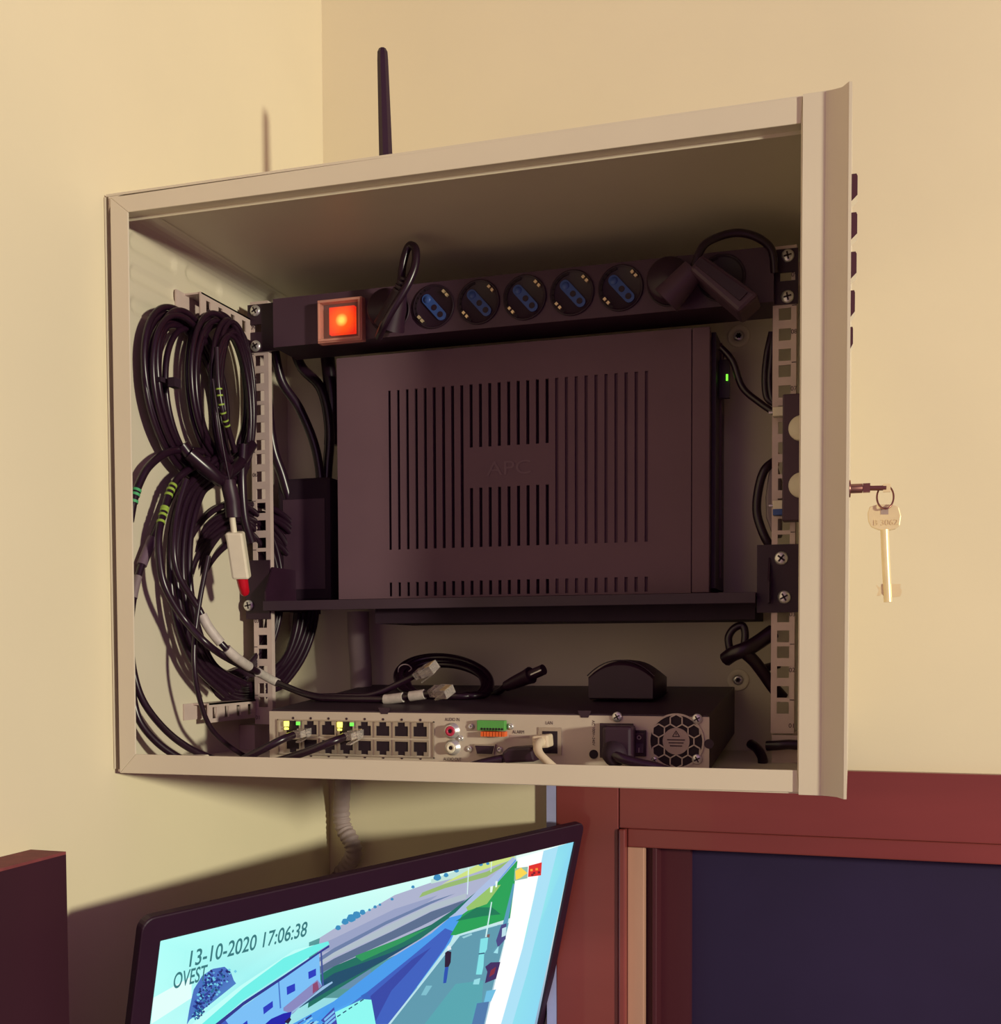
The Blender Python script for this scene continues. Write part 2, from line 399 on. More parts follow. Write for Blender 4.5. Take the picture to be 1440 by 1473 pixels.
# ------------------------------------------------------------------ power strip
ps = thing('power_strip', (0, .19, -.04), 'black rack power strip with a glowing orange switch and blue outlets', 'power strip')
FY = .1735
fx0, fx1 = PY(393, 470, FY).x, PY(1113, 430, FY).x
zT, zB = .0056, -.0372
mb('strip_face').box(fx0, fx1, FY, FY+.001, zB, zT).build('face_plate', ps)
mb('black_plastic').box(fx0, fx1, FY+.001, FY+.046, zB, zT).build('body', ps)
for sgn in (-1, 1):
    cx = sgn*.2345
    # ear with a crescent-shaped middle hole: plate split round the hole
    b = mb('black_plastic'); x0, x1 = sorted((sgn*.2425, abs(fx0)*-1+.0005 if sgn < 0 else fx1-.0005))
    y0, y1 = RY-.0022, RY-.0002; zc = -.0159; hr = .0034
    b.box(x0, cx-.0058, y0, y1, zB, zT).box(cx+.0058, x1, y0, y1, zB, zT).box(cx-.0058, cx+.0058, y0, y1, zc+hr, zT).box(cx-.0058, cx+.0058, y0, y1, zB, zc-hr)
    b.build('mounting_ear', ps)
    for z in (.0, -.03175):
        cross_screw((cx, RY-.0022, z), .0050, ps, ang=.5 if sgn < 0 else .2)
# switch
sw = [PY(455, 429, FY-.010), PY(519, 427, FY-.010), PY(519, 489, FY-.010), PY(456, 492, FY-.010)]
x0, x1 = sw[0].x+.0, sw[1].x; z1, z0 = (sw[0].z+sw[1].z)/2, (sw[2].z+sw[3].z)/2
mb('cover_window').box(x0+.001, x1-.001, FY-.0090, FY-.0082, z0+.001, z1-.001).build('switch_cover', ps, label='clear pinkish window over the switch')
b = mb('cover_clear'); t = .0022
b.box(x0, x0+t, FY-.008, FY, z0, z1).box(x1-t, x1, FY-.008, FY, z0, z1).box(x0+t, x1-t, FY-.008, FY, z0, z0+t).box(x0+t, x1-t, FY-.008, FY, z1-t, z1)
b.box(x0+.001, x1-.001, FY-.0100, FY-.0092, z0+.001, z0+.003).box(x0+.001, x1-.001, FY-.0100, FY-.0092, z1-.003, z1-.001)
b.box(x0+.001, x0+.003, FY-.0100, FY-.0092, z0+.003, z1-.003).box(x1-.003, x1-.001, FY-.0100, FY-.0092, z0+.003, z1-.003)
b.build('cover_rim', ps, label='clear rim of the switch cover', bevel=.0012)
a_, c_ = PY(474, 443, FY-.004), PY(511, 479, FY-.004)
mb('rocker_glow').box(a_.x, c_.x, FY-.0055, FY-.0005, c_.z, a_.z).build('rocker_switch', ps, label='glowing orange rocker switch', bevel=.0008)
# outlets
spx = [(563, 465), (624, 454), (688, 448), (753, 442), (823, 437), (893, 431), (963, 422), (1032, 415)]
s_first, s_last = PY(624, 454, FY).x, PY(893, 431, FY).x; pit = (s_last-s_first)/4
ZC = (zT+zB)/2+.0005
SOC = []
for i in range(8):
    c = V((s_first+pit*(i-1), FY, ZC)); SOC.append(c)
    R = .0178
    so = mb('socket_black').lathe(c+V((0, -.0006, 0)), (0, -1, 0), [(0, R+.0009), (.0009, R+.0009), (.0012, R), (.0006, R-.0006), (-.0002, R-.002), (-.0002, 0)], 40).build('outlet', ps)
    # slots of the face: two notches
    dirv = V((.66, 0, -.75)).normalized(); nrm = V((dirv.z*-1, 0, dirv.x))
    nrm = V((.75, 0, .66)).normalized()
    if i in (1, 2, 3, 4, 5):
        bl = mb('socket_blue'); cc = c+V((0, -.0016, 0))+dirv*.001; L = .0140; w_ = .0043; poly = []
        for k in range(17):
            t = math.pi*k/16-math.pi/2; poly.append(cc+dirv*(L-w_)+dirv*math.cos(t)*w_+nrm*math.sin(t)*w_)
        for k in range(17):
            t = math.pi*k/16+math.pi/2; poly.append(cc-dirv*(L-w_)+dirv*math.cos(t)*w_+nrm*math.sin(t)*w_)
        ins = bl.prism(poly, (0, .0014, 0)).build('blue_insert', so)
        hs = mb('socket_black')
        for k, r in ((.0005, .0025), (.0088, .0025)): hs.cyl(cc+dirv*k+V((0, -.0004, 0)), cc+dirv*k+V((0, .0001, 0)), r, n=18)
        hs.build('pin_hole', so, kind='stuff')
        mb('socket_blue').lathe(cc-dirv*.0092, (0, -1, 0), [(0, .0032), (.0005, .0030), (.0005, 0)], 18).build('blank_cap', so)
        g = mb('gold')
        for s_, k in ((1, 1), (-1, 1), (1, -1), (-1, -1)):
            p = c+nrm*s_*.0150+dirv*k*.0021+V((0, -.0020, 0)); g.obox(p, nrm*.0012, V((0, .0013, 0)), dirv*.0012)
        g.build('earth_contact', so, kind='stuff')
    # dark recess notches at upper left
    rc = mb('port_dark')
    for k in range(9):
        t = math.radians(110+k*16); rr = R-.0012
        p = c+V((math.cos(t)*rr, -.0012, math.sin(t)*rr)); rc.obox(p, V((math.cos(t), 0, math.sin(t)))*.0016, V((0, .0003, 0)), V((-math.sin(t), 0, math.cos(t)))*.0026)
    rc.build('recess', so, kind='stuff')
# plugs
def loc_path(pts): return path(pts, 8)
pg = thing('power_plug', SOC[0]+V((0, -.02, 0)), 'black ribbed power plug with its cord looped up, beside the glowing switch', 'plug', 'power plugs in the strip')
c = SOC[0]+V((0, -.0025, 0))
mb('black_plastic').lathe(c, (0, -1, 0), [(0, .0168), (.008, .0168), (.011, .015), (.012, 0)]).build('plug_base', pg)
p0 = PY(560, 470, FY-.020); p1 = PY(575, 420, FY-.030)
mb('black_plastic').tube([p0, p0.lerp(p1, .3), p0.lerp(p1, .7), p1], .01, 16, lambda t: .0135-.0072*t).build('plug_body', pg, bevel=0)
b = mb('black_plastic')
for k in range(4):
    q = p1+(PY(584, 396, FY-.030)-p1)*(k/4); b.cyl(q, q+(p1-p0).normalized()*.002, .0062-.0006*k, n=16)
b.build('strain_relief', pg, kind='stuff')
mb('cable_black').tube(path([(574, 424, .143), (577, 402, .143), (580, 378, .143), (586, 358, .143), (592, 353, .142), (598, 360, .140), (597, 382, .138), (589, 404, .136), (578, 424, .135), (564, 446, .135), (552, 468, .138), (545, 485, .150)]), .0034).build('cord', pg)
pg = thing('power_plug', SOC[6]+V((0, -.02, 0)), 'round black plug in the outlet left of the angled adapter', 'plug', 'power plugs in the strip')
c = SOC[6]+V((0, -.0025, 0))
mb('black_plastic').lathe(c, (0, -1, 0), [(0, .0175), (.010, .0175), (.014, .0155), (.015, 0)]).build('plug_base', pg)
p0 = PY(958, 432, FY-.020); p1 = PY(998, 388, FY-.022)
mb('strip_face').tube([p0, p0.lerp(p1, .5), p1], .01, 16, lambda t: .0125-.003*t).build('plug_body', pg)
mb('cable_black').tube(path([(996, 390, .152), (1010, 356, .152), (1033, 341, .155), (1062, 335, .158), (1090, 342, .162), (1110, 360, .168), (1114, 392, .175)]), .0032).build('cord', pg)
ad = thing('power_adapter', SOC[7]+V((0, -.02, 0)), 'boxy black adapter plugged in at an angle at the right end of the strip', 'adapter')
q = [PY(991, 387, .138), PY(1009, 364, .138), PY(1092, 423, .138), PY(1063, 450, .138)]
mb('strip_face').prism(q, (0, .034, 0)).build('adapter_body', ad, bevel=.003)
mb('black_plastic').prism([PY(1000, 380, .136), PY(1008, 370, .136), PY(1075, 420, .136), PY(1064, 432, .136)], (0, .0025, 0)).build('adapter_label', ad)
# ------------------------------------------------------------------ UPS
up = thing('backup_power_unit', (0, .24, -.262), 'big grey slotted backup power unit standing on the black shelf', 'power supply')
UY = .200; ux0, ux1 = -.1625, .1722; uz0, uz1 = -.2618, -.0445
def band(name, mname, xa, xb, za, zb, par, slots=(), yy=UY, th=.004):
    b = mb(mname); slots = sorted(slots); prev = xa
    for (sx, w_, gaps) in slots:
        b.box(prev, sx-w_, yy, yy+th, za, zb); g0 = za
        for (ga, gb) in sorted(gaps): b.box(sx-w_, sx+w_, yy, yy+th, g0, ga); g0 = gb
        b.box(sx-w_, sx+w_, yy, yy+th, g0, zb); prev = sx+w_
    b.box(prev, xb, yy, yy+th, za, zb)
    return b.build(name, par)
sa, sb = PY(560, 600, UY).x, PY(930, 600, UY).x
zA, zB_ = PY(560, 562, UY).z, PY(560, 791, UY).z; zC, zD = PY(740, 640, UY).z, PY(740, 699, UY).z
zE, zF = PY(560, 838, UY).z, PY(560, 858, UY).z
sl = []
for i in range(28):
    x = sa+(sb-sa)*i/27
    g = [(zF, zE)]
    g += [(zB_, zD), (zC, zA)] if 9 <= i < 18 else [(zB_, zA)]
    sl.append((x, .0014, g))
xs = PY(995, 600, UY).x
band('front_grille', 'ups_plastic', ux0, xs-.0004, uz0, uz1, up, sl)
mb('ups_plastic').box(xs+.0004, ux1, UY, UY+.004, uz0, uz1).build('end_bezel', up, bevel=.0008)
mb('ups_inside').box(ux0+.002, sl[17][0]+.004, UY+.0046, UY+.006, uz0+.002, uz1-.002).build('grille_backing', up)
mb('ups_faint').box(sl[17][0]+.004, ux1-.003, UY+.0022, UY+.0052, uz0+.002, uz1-.002).build('filter_pad', up)
mb('ups_plastic').box(ux0, ux1-.0003, UY+.006, UY+.074, uz0, uz1).build('body', up, bevel=.002)
mb('black_plastic').box(ux1, ux1+.0035, UY+.012, UY+.075, uz0+.004, uz1-.002).build('side_cover', up)
mb('ups_plastic').box(ux1+.0035, ux1+.0052, UY+.040, UY+.046, uz0+.014, uz1-.004).build('side_trim', up, label='thin light strip down the side')
q = PY(1046, 544, UY+.03)
mb('led_ups').cyl(q+V((0, -.001, -.0022)), q+V((0, -.001, .0030)), .0009, n=10).build('status_light', up, label='small lit green status light')
mb('black_plastic').box(ux1+.004, q.x+.002, UY+.031, UY+.036, q.z-.016, q.z+.016).build('light_bar', up)
vs, fs = text_mesh('APC', PY(700, 684, UY-.0004), V((1, 0, 0)), V((0, 0, 1)), V((0, -1, 0)), width=.040, size=.017)
mat('ups_letter', (112, 87, 96), .65); mb('ups_letter').add(vs, fs).build('raised_lettering', up)
# ------------------------------------------------------------------ shelf
sh = thing('rack_shelf', (0, .22, -.275), 'black steel rack shelf screwed across under the power unit', 'shelf')
z0, z1 = -.2722, -.2635
mb('shelf_black').box(-.2235, .2120, .1700, .1715, z0, z1).build('front_lip', sh, bevel=.0004)
mb('shelf_black').box(-.2235, .2120, .1716, .282, z1-.0015, z1).build('plate', sh)
xr = PY(540, 890, .19).x
mb('black_matte').box(xr, .2100, .1900, .280, -.2845, z1-.0018).build('under_channel', sh)
for sgn in (-1, 1):
    x0, x1 = sorted((sgn*.2480, sgn*.2235))
    if sgn > 0: x0 = .2120
    mb('black_plastic').box(x0, x1 if sgn < 0 else .2440, RY-.0022, RY-.0002, -.2795, -.2255).build('mounting_ear', sh)
    x0, x1 = sorted((sgn*.2225, sgn*.2210))
    mb('black_plastic').prism([(x0, .1716, z0), (x0, .282, z0), (x0, .282, -.232), (x0, RY, -.232), (x0, .1716, -.255)], (x1-x0, 0, 0)).build('side_cheek', sh)
cross_screw(PY(358, 871, RY-.0022), .0050, sh, ang=.2); cross_screw(PY(1124, 803, RY-.0022), .0054, sh, ang=.9); cross_screw(PY(1128, 859, RY-.0022), .0052, sh, ang=.5)
# ------------------------------------------------------------------ recorder
DY = .080; dv = thing('video_recorder', (0, .17, -.3995), 'slim network video recorder with sixteen ports lying on the cabinet floor', 'recorder')
dx0, dx1, dz0, dz1 = -.1690, .1868, -.3985, -.3576
def DT(y): return dz1+.0012+max(0, y-DY)/.196*.0145
mb('dvr_case').prism([(dx0+.001, DY+.0012, dz0), (dx0+.001, DY+.0012, dz1+.0012), (dx0+.001, .276, DT(.276)), (dx0+.001, .276, dz0+.0145)], (dx1-dx0-.002, 0, 0)).build('casing', dv, bevel=.0008)
mb('black_matte').cyl((dx0+.02, .268, -.3995), (dx0+.02, .268, dz0+.0138), .006).cyl((dx1-.02, .268, -.3995), (dx1-.02, .268, dz0+.0138), .006).build('rear_feet', dv, kind='stuff')
mb('dvr_panel').box(dx0, dx1, DY, DY+.0012, dz0, dz1).build('rear_panel', dv, label='light grey connector panel')
b = mb('dvr_case')
for px, py in ((553, 1025), (841, 1030)): q = PY(px, py, DY); b.prism([q+V((-.0052, -.0005, .0040)), q+V((.0052, -.0005, .0040)), q+V((.0028, -.0005, -.0012)), q+V((-.0028, -.0005, -.0012))], (0, .0006, 0))
q = PY(1018, 1070, DY); b.cyl(q+V((.001, -.0005, 0)), q+V((.001, 0, 0)), .0035)
b.build('casing_notch', dv, kind='stuff')
b = mb('port_metal'); A, B_ = PY(400, 1036, DY), PY(625, 1036, DY); zt = PY(510, 1036, DY).z; zb = PY(510, 1088, DY).z
t = .0008
b.box(A.x, B_.x, DY-.0015, DY-.0001, zt-t, zt).box(A.x, B_.x, DY-.0015, DY-.0001, zb, zb+t).box(A.x, A.x+t, DY-.0015, DY-.0001, zb, zt).box(B_.x-t, B_.x, DY-.0015, DY-.0001, zb, zt)
b.build('port_block_frame', dv)
pc0, pc1 = PY(422, 1048, DY).x, PY(605, 1048, DY).x
zr = [PY(514, 1049, DY).z, PY(514, 1074, DY).z]
for r in range(2):
    for k in range(8):
        x = pc0+(pc1-pc0)*k/7; z = zr[r]; s_ = 1 if r == 0 else -1
        p = mb('port_metal'); W2, H2 = .0070, .0062
        ow, oh = .0056, .0048
        p.box(x-W2, x-ow, DY-.0012, DY-.0001, z-H2, z+H2).box(x+ow, x+W2, DY-.0012, DY-.0001, z-H2, z+H2)
        p.box(x-ow, x+ow, DY-.0012, DY-.0001, z-H2 if s_ > 0 else z+oh, z-oh if s_ > 0 else z+H2)
        p.box(x-ow, x-.0030, DY-.0012, DY-.0001, z+s_*.0030 if s_ > 0 else z-H2, z+H2 if s_ > 0 else z-.0030)
        p.box(x+.0030, x+ow, DY-.0012, DY-.0001, z+s_*.0030 if s_ > 0 else z-H2, z+H2 if s_ > 0 else z-.0030)
        po = p.build('network_port', dv)
        mb('port_dark').box(x-ow, x+ow, DY-.0004, DY-.0001, z-H2+.0003, z+H2-.0003).build('port_opening', po)
        mb('ink').cyl((x, DY-.0004, z+s_*.0082), (x, DY-.0001, z+s_*.0082), .0010, n=10).build('port_number_dot', po)
        if r == 0 and k in (0, 3):
            mb('led_yellow').box(x-.0074, x-.0032, DY-.0022, DY-.0012, z+.0014, z+.0054).box(x-.0070, x-.0036, DY-.0022, DY-.0012, z-.0012, z+.0004).build('lit_led', po, label='lit yellow port light')
            mb('led_green').box(x+.0036, x+.0066, DY-.0022, DY-.0012, z+.0026, z+.0052).build('lit_led', po, label='lit green port light')
for (px, py, mm) in ((649, 1051, 'rca_red'), (650, 1075, 'white_plastic')):
    q = PY(px+2, py, DY)
    j = mb('chrome').lathe(q, (0, -1, 0), [(0, .0062), (.001, .0062), (.001, .0048), (.006, .0048), (.006, .0040)]).build('audio_jack', dv)
    mb(mm).lathe(q, (0, -1, 0), [(.0055, .0040), (.0064, .0038), (.0064, .0016), (.004, .0015)]).build('jack_insulator', j)
    mb('port_dark').cyl(q+V((0, -.0061, 0)), q+V((0, -.005, 0)), .0016).build('jack_hole', j)
def small(px, py, r=.0024, name='panel_screw', par=None): return mb('chrome').lathe(PY(px, py, DY), (0, -1, 0), [(0, r), (.0012, r), (.002, r*.6), (.0018, r*.35), (.0008, .0001)]).build(name, par or dv)
for px, py in ((663, 1062), (678, 1045), (735, 1045), (676, 1077), (719, 1078)): small(px, py)
def rect(px0, py0, px1, py1, Y): a, b = PY(px0, py0, Y), PY(px1, py1, Y); return min(a.x, b.x), max(a.x, b.x), min(a.z, b.z), max(a.z, b.z)
x0, x1, z0, z1 = rect(687, 1036, 727, 1051, DY-.004)
tb = mb('term_green').box(x0, x1, DY-.006, DY-.0001, z0, z1).build('terminal_block', dv, label='green terminal block', bevel=.0004)
b = mb('port_dark')
for k in range(8): xx = x0+.003+(x1-x0-.006)*k/7*1.0; b.cyl((xx+.001, DY-.0063, z0+.0012), (xx+.001, DY-.0058, z0+.0012), .0009, n=10)
b.build('terminal_hole', tb, kind='stuff')
x0, x1, z0, z1 = rect(693, 1052, 728, 1059.5, DY-.004); b = mb('term_orange')
for k in range(8): a = x0+(x1-x0)*k/8; b.box(a+.0002, a+(x1-x0)/8-.0003, DY-.0075, DY-.0001, z0, z1)
b.build('terminal_lever', tb, kind='stuff', label='row of orange levers')
x0, x1, z0, z1 = rect(684, 1070, 714, 1086, DY)
b = mb('port_metal').prism([(x0, DY-.003, z1), (x1, DY-.003, z1), (x1-.0018, DY-.003, z0), (x0+.0018, DY-.003, z0)], (0, .0029, 0)); vg = b.build('video_port', dv)
mb('black_plastic').prism([(x0+.001, DY-.0042, z1-.001), (x1-.001, DY-.0042, z1-.001), (x1-.0026, DY-.0042, z0+.001), (x0+.0026, DY-.0042, z0+.001)], (0, .0012, 0)).build('video_port_face', vg)
x0, x1, z0, z1 = rect(775, 1046, 808, 1086, DY)
lp = mb('port_metal').box(x0, x1, DY-.0010, DY-.0001, z0, z1).build('lan_port', dv)
mb('port_dark').box(x0+.003, x1-.003, DY-.0013, DY-.001, z0+.001, z1-.0028).build('port_opening', lp)
# white patch cord in the lan port
wc = thing('network_cable', PY(790, 1070, .06), 'cream network cable plugged into the LAN port of the recorder', 'cable')
q = PY(781, 1066, DY-.008)
mb('cable_white').obox(q, (.0062, 0, .0006), (0, .008, 0), (-.0004, 0, .0048)).build('plug_boot', wc, bevel=.0015)
mb('cable_white').tube(path([(781, 1066, .068), (774, 1071, .058), (775, 1082, .050), (786, 1094, .046), (800, 1106, .045), (815, 1118, .046)]), .0032, rf=lambda t: .0040-.0010*min(1, t*2)).build('cord', wc)
vc = thing('video_cable', PY(745, 1085, .06), 'fat black video plug with cable, just left of the cream network plug', 'cable')
q = [PY(721, 1083, .060), PY(730, 1076, .060), PY(765, 1074, .060), PY(770, 1096, .060), PY(724, 1098, .060)]
mb('black_plastic').prism(q, (0, .018, 0)).build('plug_body', vc, bevel=.002)
mb('cable_black').tube(path([(728, 1090, .066), (700, 1096, .06), (670, 1104, .055), (640, 1112, .05)]), .0032).build('cord', vc)
# mains inlet and plug, switch
x0, x1, z0, z1 = rect(864, 1040, 931, 1091, DY)
xm = PY(911, 1060, DY).x
inl = mb('black_plastic').box(x0, xm, DY-.003, DY-.0001, z0, z1).build('mains_inlet', dv)
x2, x3, z2, z3 = rect(912, 1050, 930, 1088, DY)
pswi = mb('black_plastic').box(x2, x3, DY-.003, DY-.0001, z2, z3).build('mains_switch', dv, bevel=.0006)
mb('strip_face').prism([(x2+.0015, DY-.003, z2+.002), (x2+.0015, DY-.0055, z2+.003), (x2+.0015, DY-.0035, (z2+z3)/2), (x2+.0015, DY-.0045, z3-.003), (x2+.0015, DY-.003, z3-.002)], (x3-x2-.003, 0, 0)).build('rocker', pswi)
b = mb('dvr_panel'); zc = (z2+z3)/2; xc = (x2+x3)/2
for k in range(16):
    t = math.pi*2*k/16; b.obox((xc+math.cos(t)*.0013, DY-.0048, zc+.0045+math.sin(t)*.0013), (.0003, 0, 0), (0, .0006, 0), (0, 0, .0003))
b.box(xc-.0003, xc+.0003, DY-.0056, DY-.0046, zc-.0065, zc-.0030)
b.build('switch_symbols', pswi, kind='stuff')
mp_ = thing('mains_plug', PY(888, 1070, .06), 'black mains plug in the recorder, its cord dropping to the right', 'plug')
x0, x1, z0, z1 = rect(868, 1044, 910, 1094, DY-.018)
mb('black_plastic').box(x0, x1, DY-.022, DY-.0031, z0, z1).build('plug_body', mp_, bevel=.0025)
mb('black_matte').lathe(PY(884, 1085, DY-.026), (.3, -1, -.1), [(-.006, .009), (.004, .0085), (.008, .005), (.008, 0)]).build('plug_neck', mp_)
mb('cable_black').tube(path([(878, 1082, .052), (892, 1090, .046), (915, 1097, .046), (945, 1104, .047), (985, 1118, .05)]), .0036).build('cord', mp_)
mb('port_dark').cyl(PY(854, 1085, DY-.001), PY(854, 1085, DY-.0001), .0034).build('panel_hole', dv)
# fan grille
c = PY(973, 1066, DY); R = .0196
fan = mb('port_dark').cyl(c+V((0, -.0004, 0)), c+V((0, -.0001, 0)), R, n=48).build('fan_grille', dv)
b = mb('dvr_panel')
for k in range(48):
    t = 2*math.pi*(k+.5)/48; u = V((math.cos(t), 0, math.sin(t))); b.obox(c+u*R+V((0, -.0007, 0)), u*.0007, (0, .0005, 0), V((-u.z, 0, u.x))*.0014)
p_ = .0086; s3 = p_/math.sqrt(3); done = set()
for i in range(-5, 6):
    for j in range(-5, 6):
        hx = p_*(i+.5*(j % 2)); hz = j*p_*.866
        for k in range(6):
            t0, t1 = math.radians(30+60*k), math.radians(90+60*k)
            a = V((hx+s3*math.cos(t0), 0, hz+s3*math.sin(t0))); d = V((hx+s3*math.cos(t1), 0, hz+s3*math.sin(t1))); mid = (a+d)/2
            key = (round(mid.x*1e5), round(mid.z*1e5))
            if key in done or max(a.length, d.length) > R*1.02 and mid.length > R*.97 or mid.length < .0085: continue
            done.add(key)
            if a.length > R: a = a.normalized()*R
            if d.length > R: d = d.normalized()*R
            e_ = (d-a)/2; nn = V((-e_.z, 0, e_.x)).normalized()*.00045
            b.obox(c+mid*0+(a+d)/2+V((0, -.0008, 0)), e_, (0, .0005, 0), nn)
b.build('hexagon_mesh', fan)
mb('sticker').cyl(c+V((0, -.0016, 0)), c+V((0, -.0004, 0)), .0098, n=40).build('hub_label', fan)
b = mb('ink'); q = c+V((0, -.0017, .0052)); U = V((1, 0, 0)); Z = V((0, 0, 1))
def line(b, a, d, wd, y=0):
    a, d = V(a), V(d); e_ = (d-a)/2; n_ = V((-e_.z, 0, e_.x)).normalized()*wd; b.obox((a+d)/2+V((0, y, 0)), e_, (0, .0001, 0), n_)
tri = [q+U*-.0026-Z*.0018, q+U*.0026-Z*.0018, q+Z*.0024]
for i in range(3): line(b, tri[i], tri[(i+1) % 3], .0003)
line(b, q+Z*.001, q-Z*.0008, .0003)
for k in range(3): line(b, c+V((-.0065+.001*k, -.0017, .001-.0022*k)), c+V((.0065-.001*k, -.0017, .001-.0022*k)), .0004)
b.build('label_print', fan, kind='stuff')
for px, py in ((888, 1031), (1003, 1034), (1003, 1092), (942, 1093)): cross_screw(PY(px, py, DY), .0038 if px != 942 else .0026, dv, ang=.5, name='panel_screw')
b = mb('ink')
for s_, px, py, wpx in (('AUDIO IN', 640, 1037, 21), ('AUDIO OUT', 638, 1094, 26), ('ALARM', 737, 1055, 17), ('LAN', 785, 1042, 10)):
    a = PY(px, py, DY-.0002); d = PY(px+wpx, py, DY-.0002); vs, fs = text_mesh(s_, a, U, Z, V((0, -1, 0)), width=(d-a).length, size=.0036); b.add(vs, fs)
a = PY(852, 1036, DY-.0002); vs, fs = text_mesh('AC 100V~240V', a, -Z, U, V((0, -1, 0)), width=.019, size=.0030); b.add(vs, fs)
b.build('panel_print', dv, kind='stuff')
mb('sticker').box(*rect(733, 1057, 762, 1062, DY)[:2], DY-.0002, DY-.0001, *rect(733, 1057, 762, 1062, DY)[2:]).build('alarm_table', dv)
# mouse on the recorder
ms = thing('black_mouse', PY(900, 1003, .18), 'domed glossy black mouse-like device sitting on the recorder, right of centre', 'mouse')
zb = DT(.18)+.0004; b = mb('black_plastic'); a, d = PY(850, 1000, .165), PY(946, 1000, .165); xc = (a.x+d.x)/2; hw = (d.x-a.x)/2
secs = []; NS = 22
for j, (yy, sw_, sh_) in enumerate(((.150, .95, .86), (.152, .97, .93), (.158, .985, .93), (.165, 1, .98), (.18, 1, 1), (.20, .98, .98), (.225, .93, .86), (.243, .8, .6), (.25, .5, .3))):
    ring = []
    for k in range(NS+1):
        u = -1+2*k/NS; x = xc+hw*sw_*u
        h = (.0305*(1-.42*abs(u)**2.2))*sh_
        ring.append((x, yy, zb+.0012+h))
    secs.append([(xc-hw*sw_, yy, zb+.0012)]+ring+[(xc+hw*sw_, yy, zb+.0012)])
n = NS+3; vs = [p for s_ in secs for p in s_]
b.add(vs, [(j*n+i, j*n+(i+1) % n, (j+1)*n+(i+1) % n, (j+1)*n+i) for j in range(len(secs)-1) for i in range(n)], True)
b.add(secs[0], [tuple(range(n))]); b.add(secs[-1], [tuple(range(n))])
b.build('shell', ms)
mb('black_matte').box(xc-hw*.96, xc+hw*.96, .152, .245, zb, zb+.0035).build('base', ms, bevel=.001)
line_m = mb('cable_black').tube([V((xc-hw*.99+2*hw*.99*k/16, .1505, zb+.0315-.0125*abs(-1+2*k/16)**2.2)) for k in range(17)], .0005, 6).build('seam', ms)
# ------------------------------------------------------------------ cables
CN = 0
def cable(label, pts, r, m_='cable_black', name='cable', cat='cable', group=None, n=10, ontop=False):
    t = path(pts, 9)
    if ontop: t = [V((p.x, p.y, max(p.z, DT(p.y)+r+.0004))) if p.y > DY-.004 and p.x > dx0-.004 else p for p in t]
    o = mb(m_).tube(t, r, n).build(name, label=label, cat=cat, group=group); return o, t
def coil(label, cx_, cy_, rx, ry, rot, turns, spread, Xf, r, seed, name='cable_coil', jx=.004):
    rd = random.Random(seed); pts = []; N = 26
    for t in range(turns):
        ox, oy = rd.uniform(-spread, spread), rd.uniform(-spread, spread); k = 1+rd.uniform(-.10, .10); jj = rd.uniform(-jx, jx)
        for i in range(N):
            a = 2*math.pi*i/N+1.2
            q = i/N
            ex, ey = rx*k*math.cos(a)+ox*math.sin(math.pi*q), ry*k*math.sin(a)+oy*math.sin(math.pi*q)
            x, y = cx_+ex*math.cos(rot)-ey*math.sin(rot), cy_+ex*math.sin(rot)+ey*math.cos(rot)
            pts.append(Xf(x, y, jj*math.sin(math.pi*q)))
    return mb('cable_black').tube(spline(pts, 3), r, 8).build(name, label=label, cat='cable')
def onX(X): return lambda x, y, j: PX(x, y, X+j)
clA = coil('large coil of black cable hanging at the upper left, bound by a black tie', 272, 568, 46, 112, -.20, 11, 12, onX(-.243), .0026, 1, jx=.009)
tie = PX(232, 548, -.232); mb('black_matte').obox(PX(234, 550, -.24), (.001, .010, 0), (.006, 0, 0), (0, 0, .0018)).obox(PX(251, 551, -.228), (.003, 0, 0), (0, .0045, 0), (0, 0, .0036)).build('cable_tie', clA, label='black cable tie')
coil('narrow coil of thin black cable against the left mounting rail', 336, 580, 25, 104, -.05, 12, 9, onX(-.228), .0022, 3, jx=.006)
coil('loose black cable loops filling the right half of the upper left hank', 318, 560, 38, 104, -.08, 5, 8, onX(-.238), .0024, 9, jx=.005)
def Cf(x, y, j):
    Y = .088+(x-238)*(.262-.088)/212+j
    return PY(x, y, Y)
clC = coil('biggest coil of black cable, low in the left part, passing behind the rail', 352, 872, 88, 128, .06, 12, 17, Cf, .0031, 5, jx=.006)
coil('second heavy coil of black cable nested inside the biggest one', 335, 860, 68, 118, .10, 8, 10, lambda x, y, j: PY(x, y, .082+(x-238)*.00080+j), .0027, 8, jx=.004)
# thick bundle between upper and lower coils
for i, (dx, lab) in enumerate(((0, 'leftmost'), (9, 'second'), (18, 'third'), (27, 'fourth'))):
    cable('%s of four black cables sweeping down from the upper coils left of the lower coil' % lab,
          [(322+dx*.4, 650+dx*.3, -.232, 'x'), (292+dx*.6, 676+dx*.6, -.236, 'x'), (262+dx, 712, -.240, 'x'), (247+dx, 770, -.240, 'x'), (246+dx, 840, -.238, 'x'), (258+dx, 905, -.236, 'x'), (282+dx, 958, -.232, 'x'), (325+dx, 1000-dx*.6, -.222, 'x')], .0031, group='cables sweeping down from the upper coils')
blob = [(270, 655), (290, 672), (312, 668), (335, 676), (352, 660)]
cable('short black cable wrapped across the knot under the upper coils', [(262, 640, -.236, 'x'), (285, 668, -.228, 'x'), (312, 686, -.222, 'x'), (340, 672, -.222, 'x'), (362, 640, -.226, 'x')], .0050)
cable('short black cable end hanging at the knot of the upper coils', [(272, 652, -.230, 'x'), (300, 676, -.220, 'x'), (318, 690, -.216, 'x'), (326, 672, -.218, 'x')], .0058)
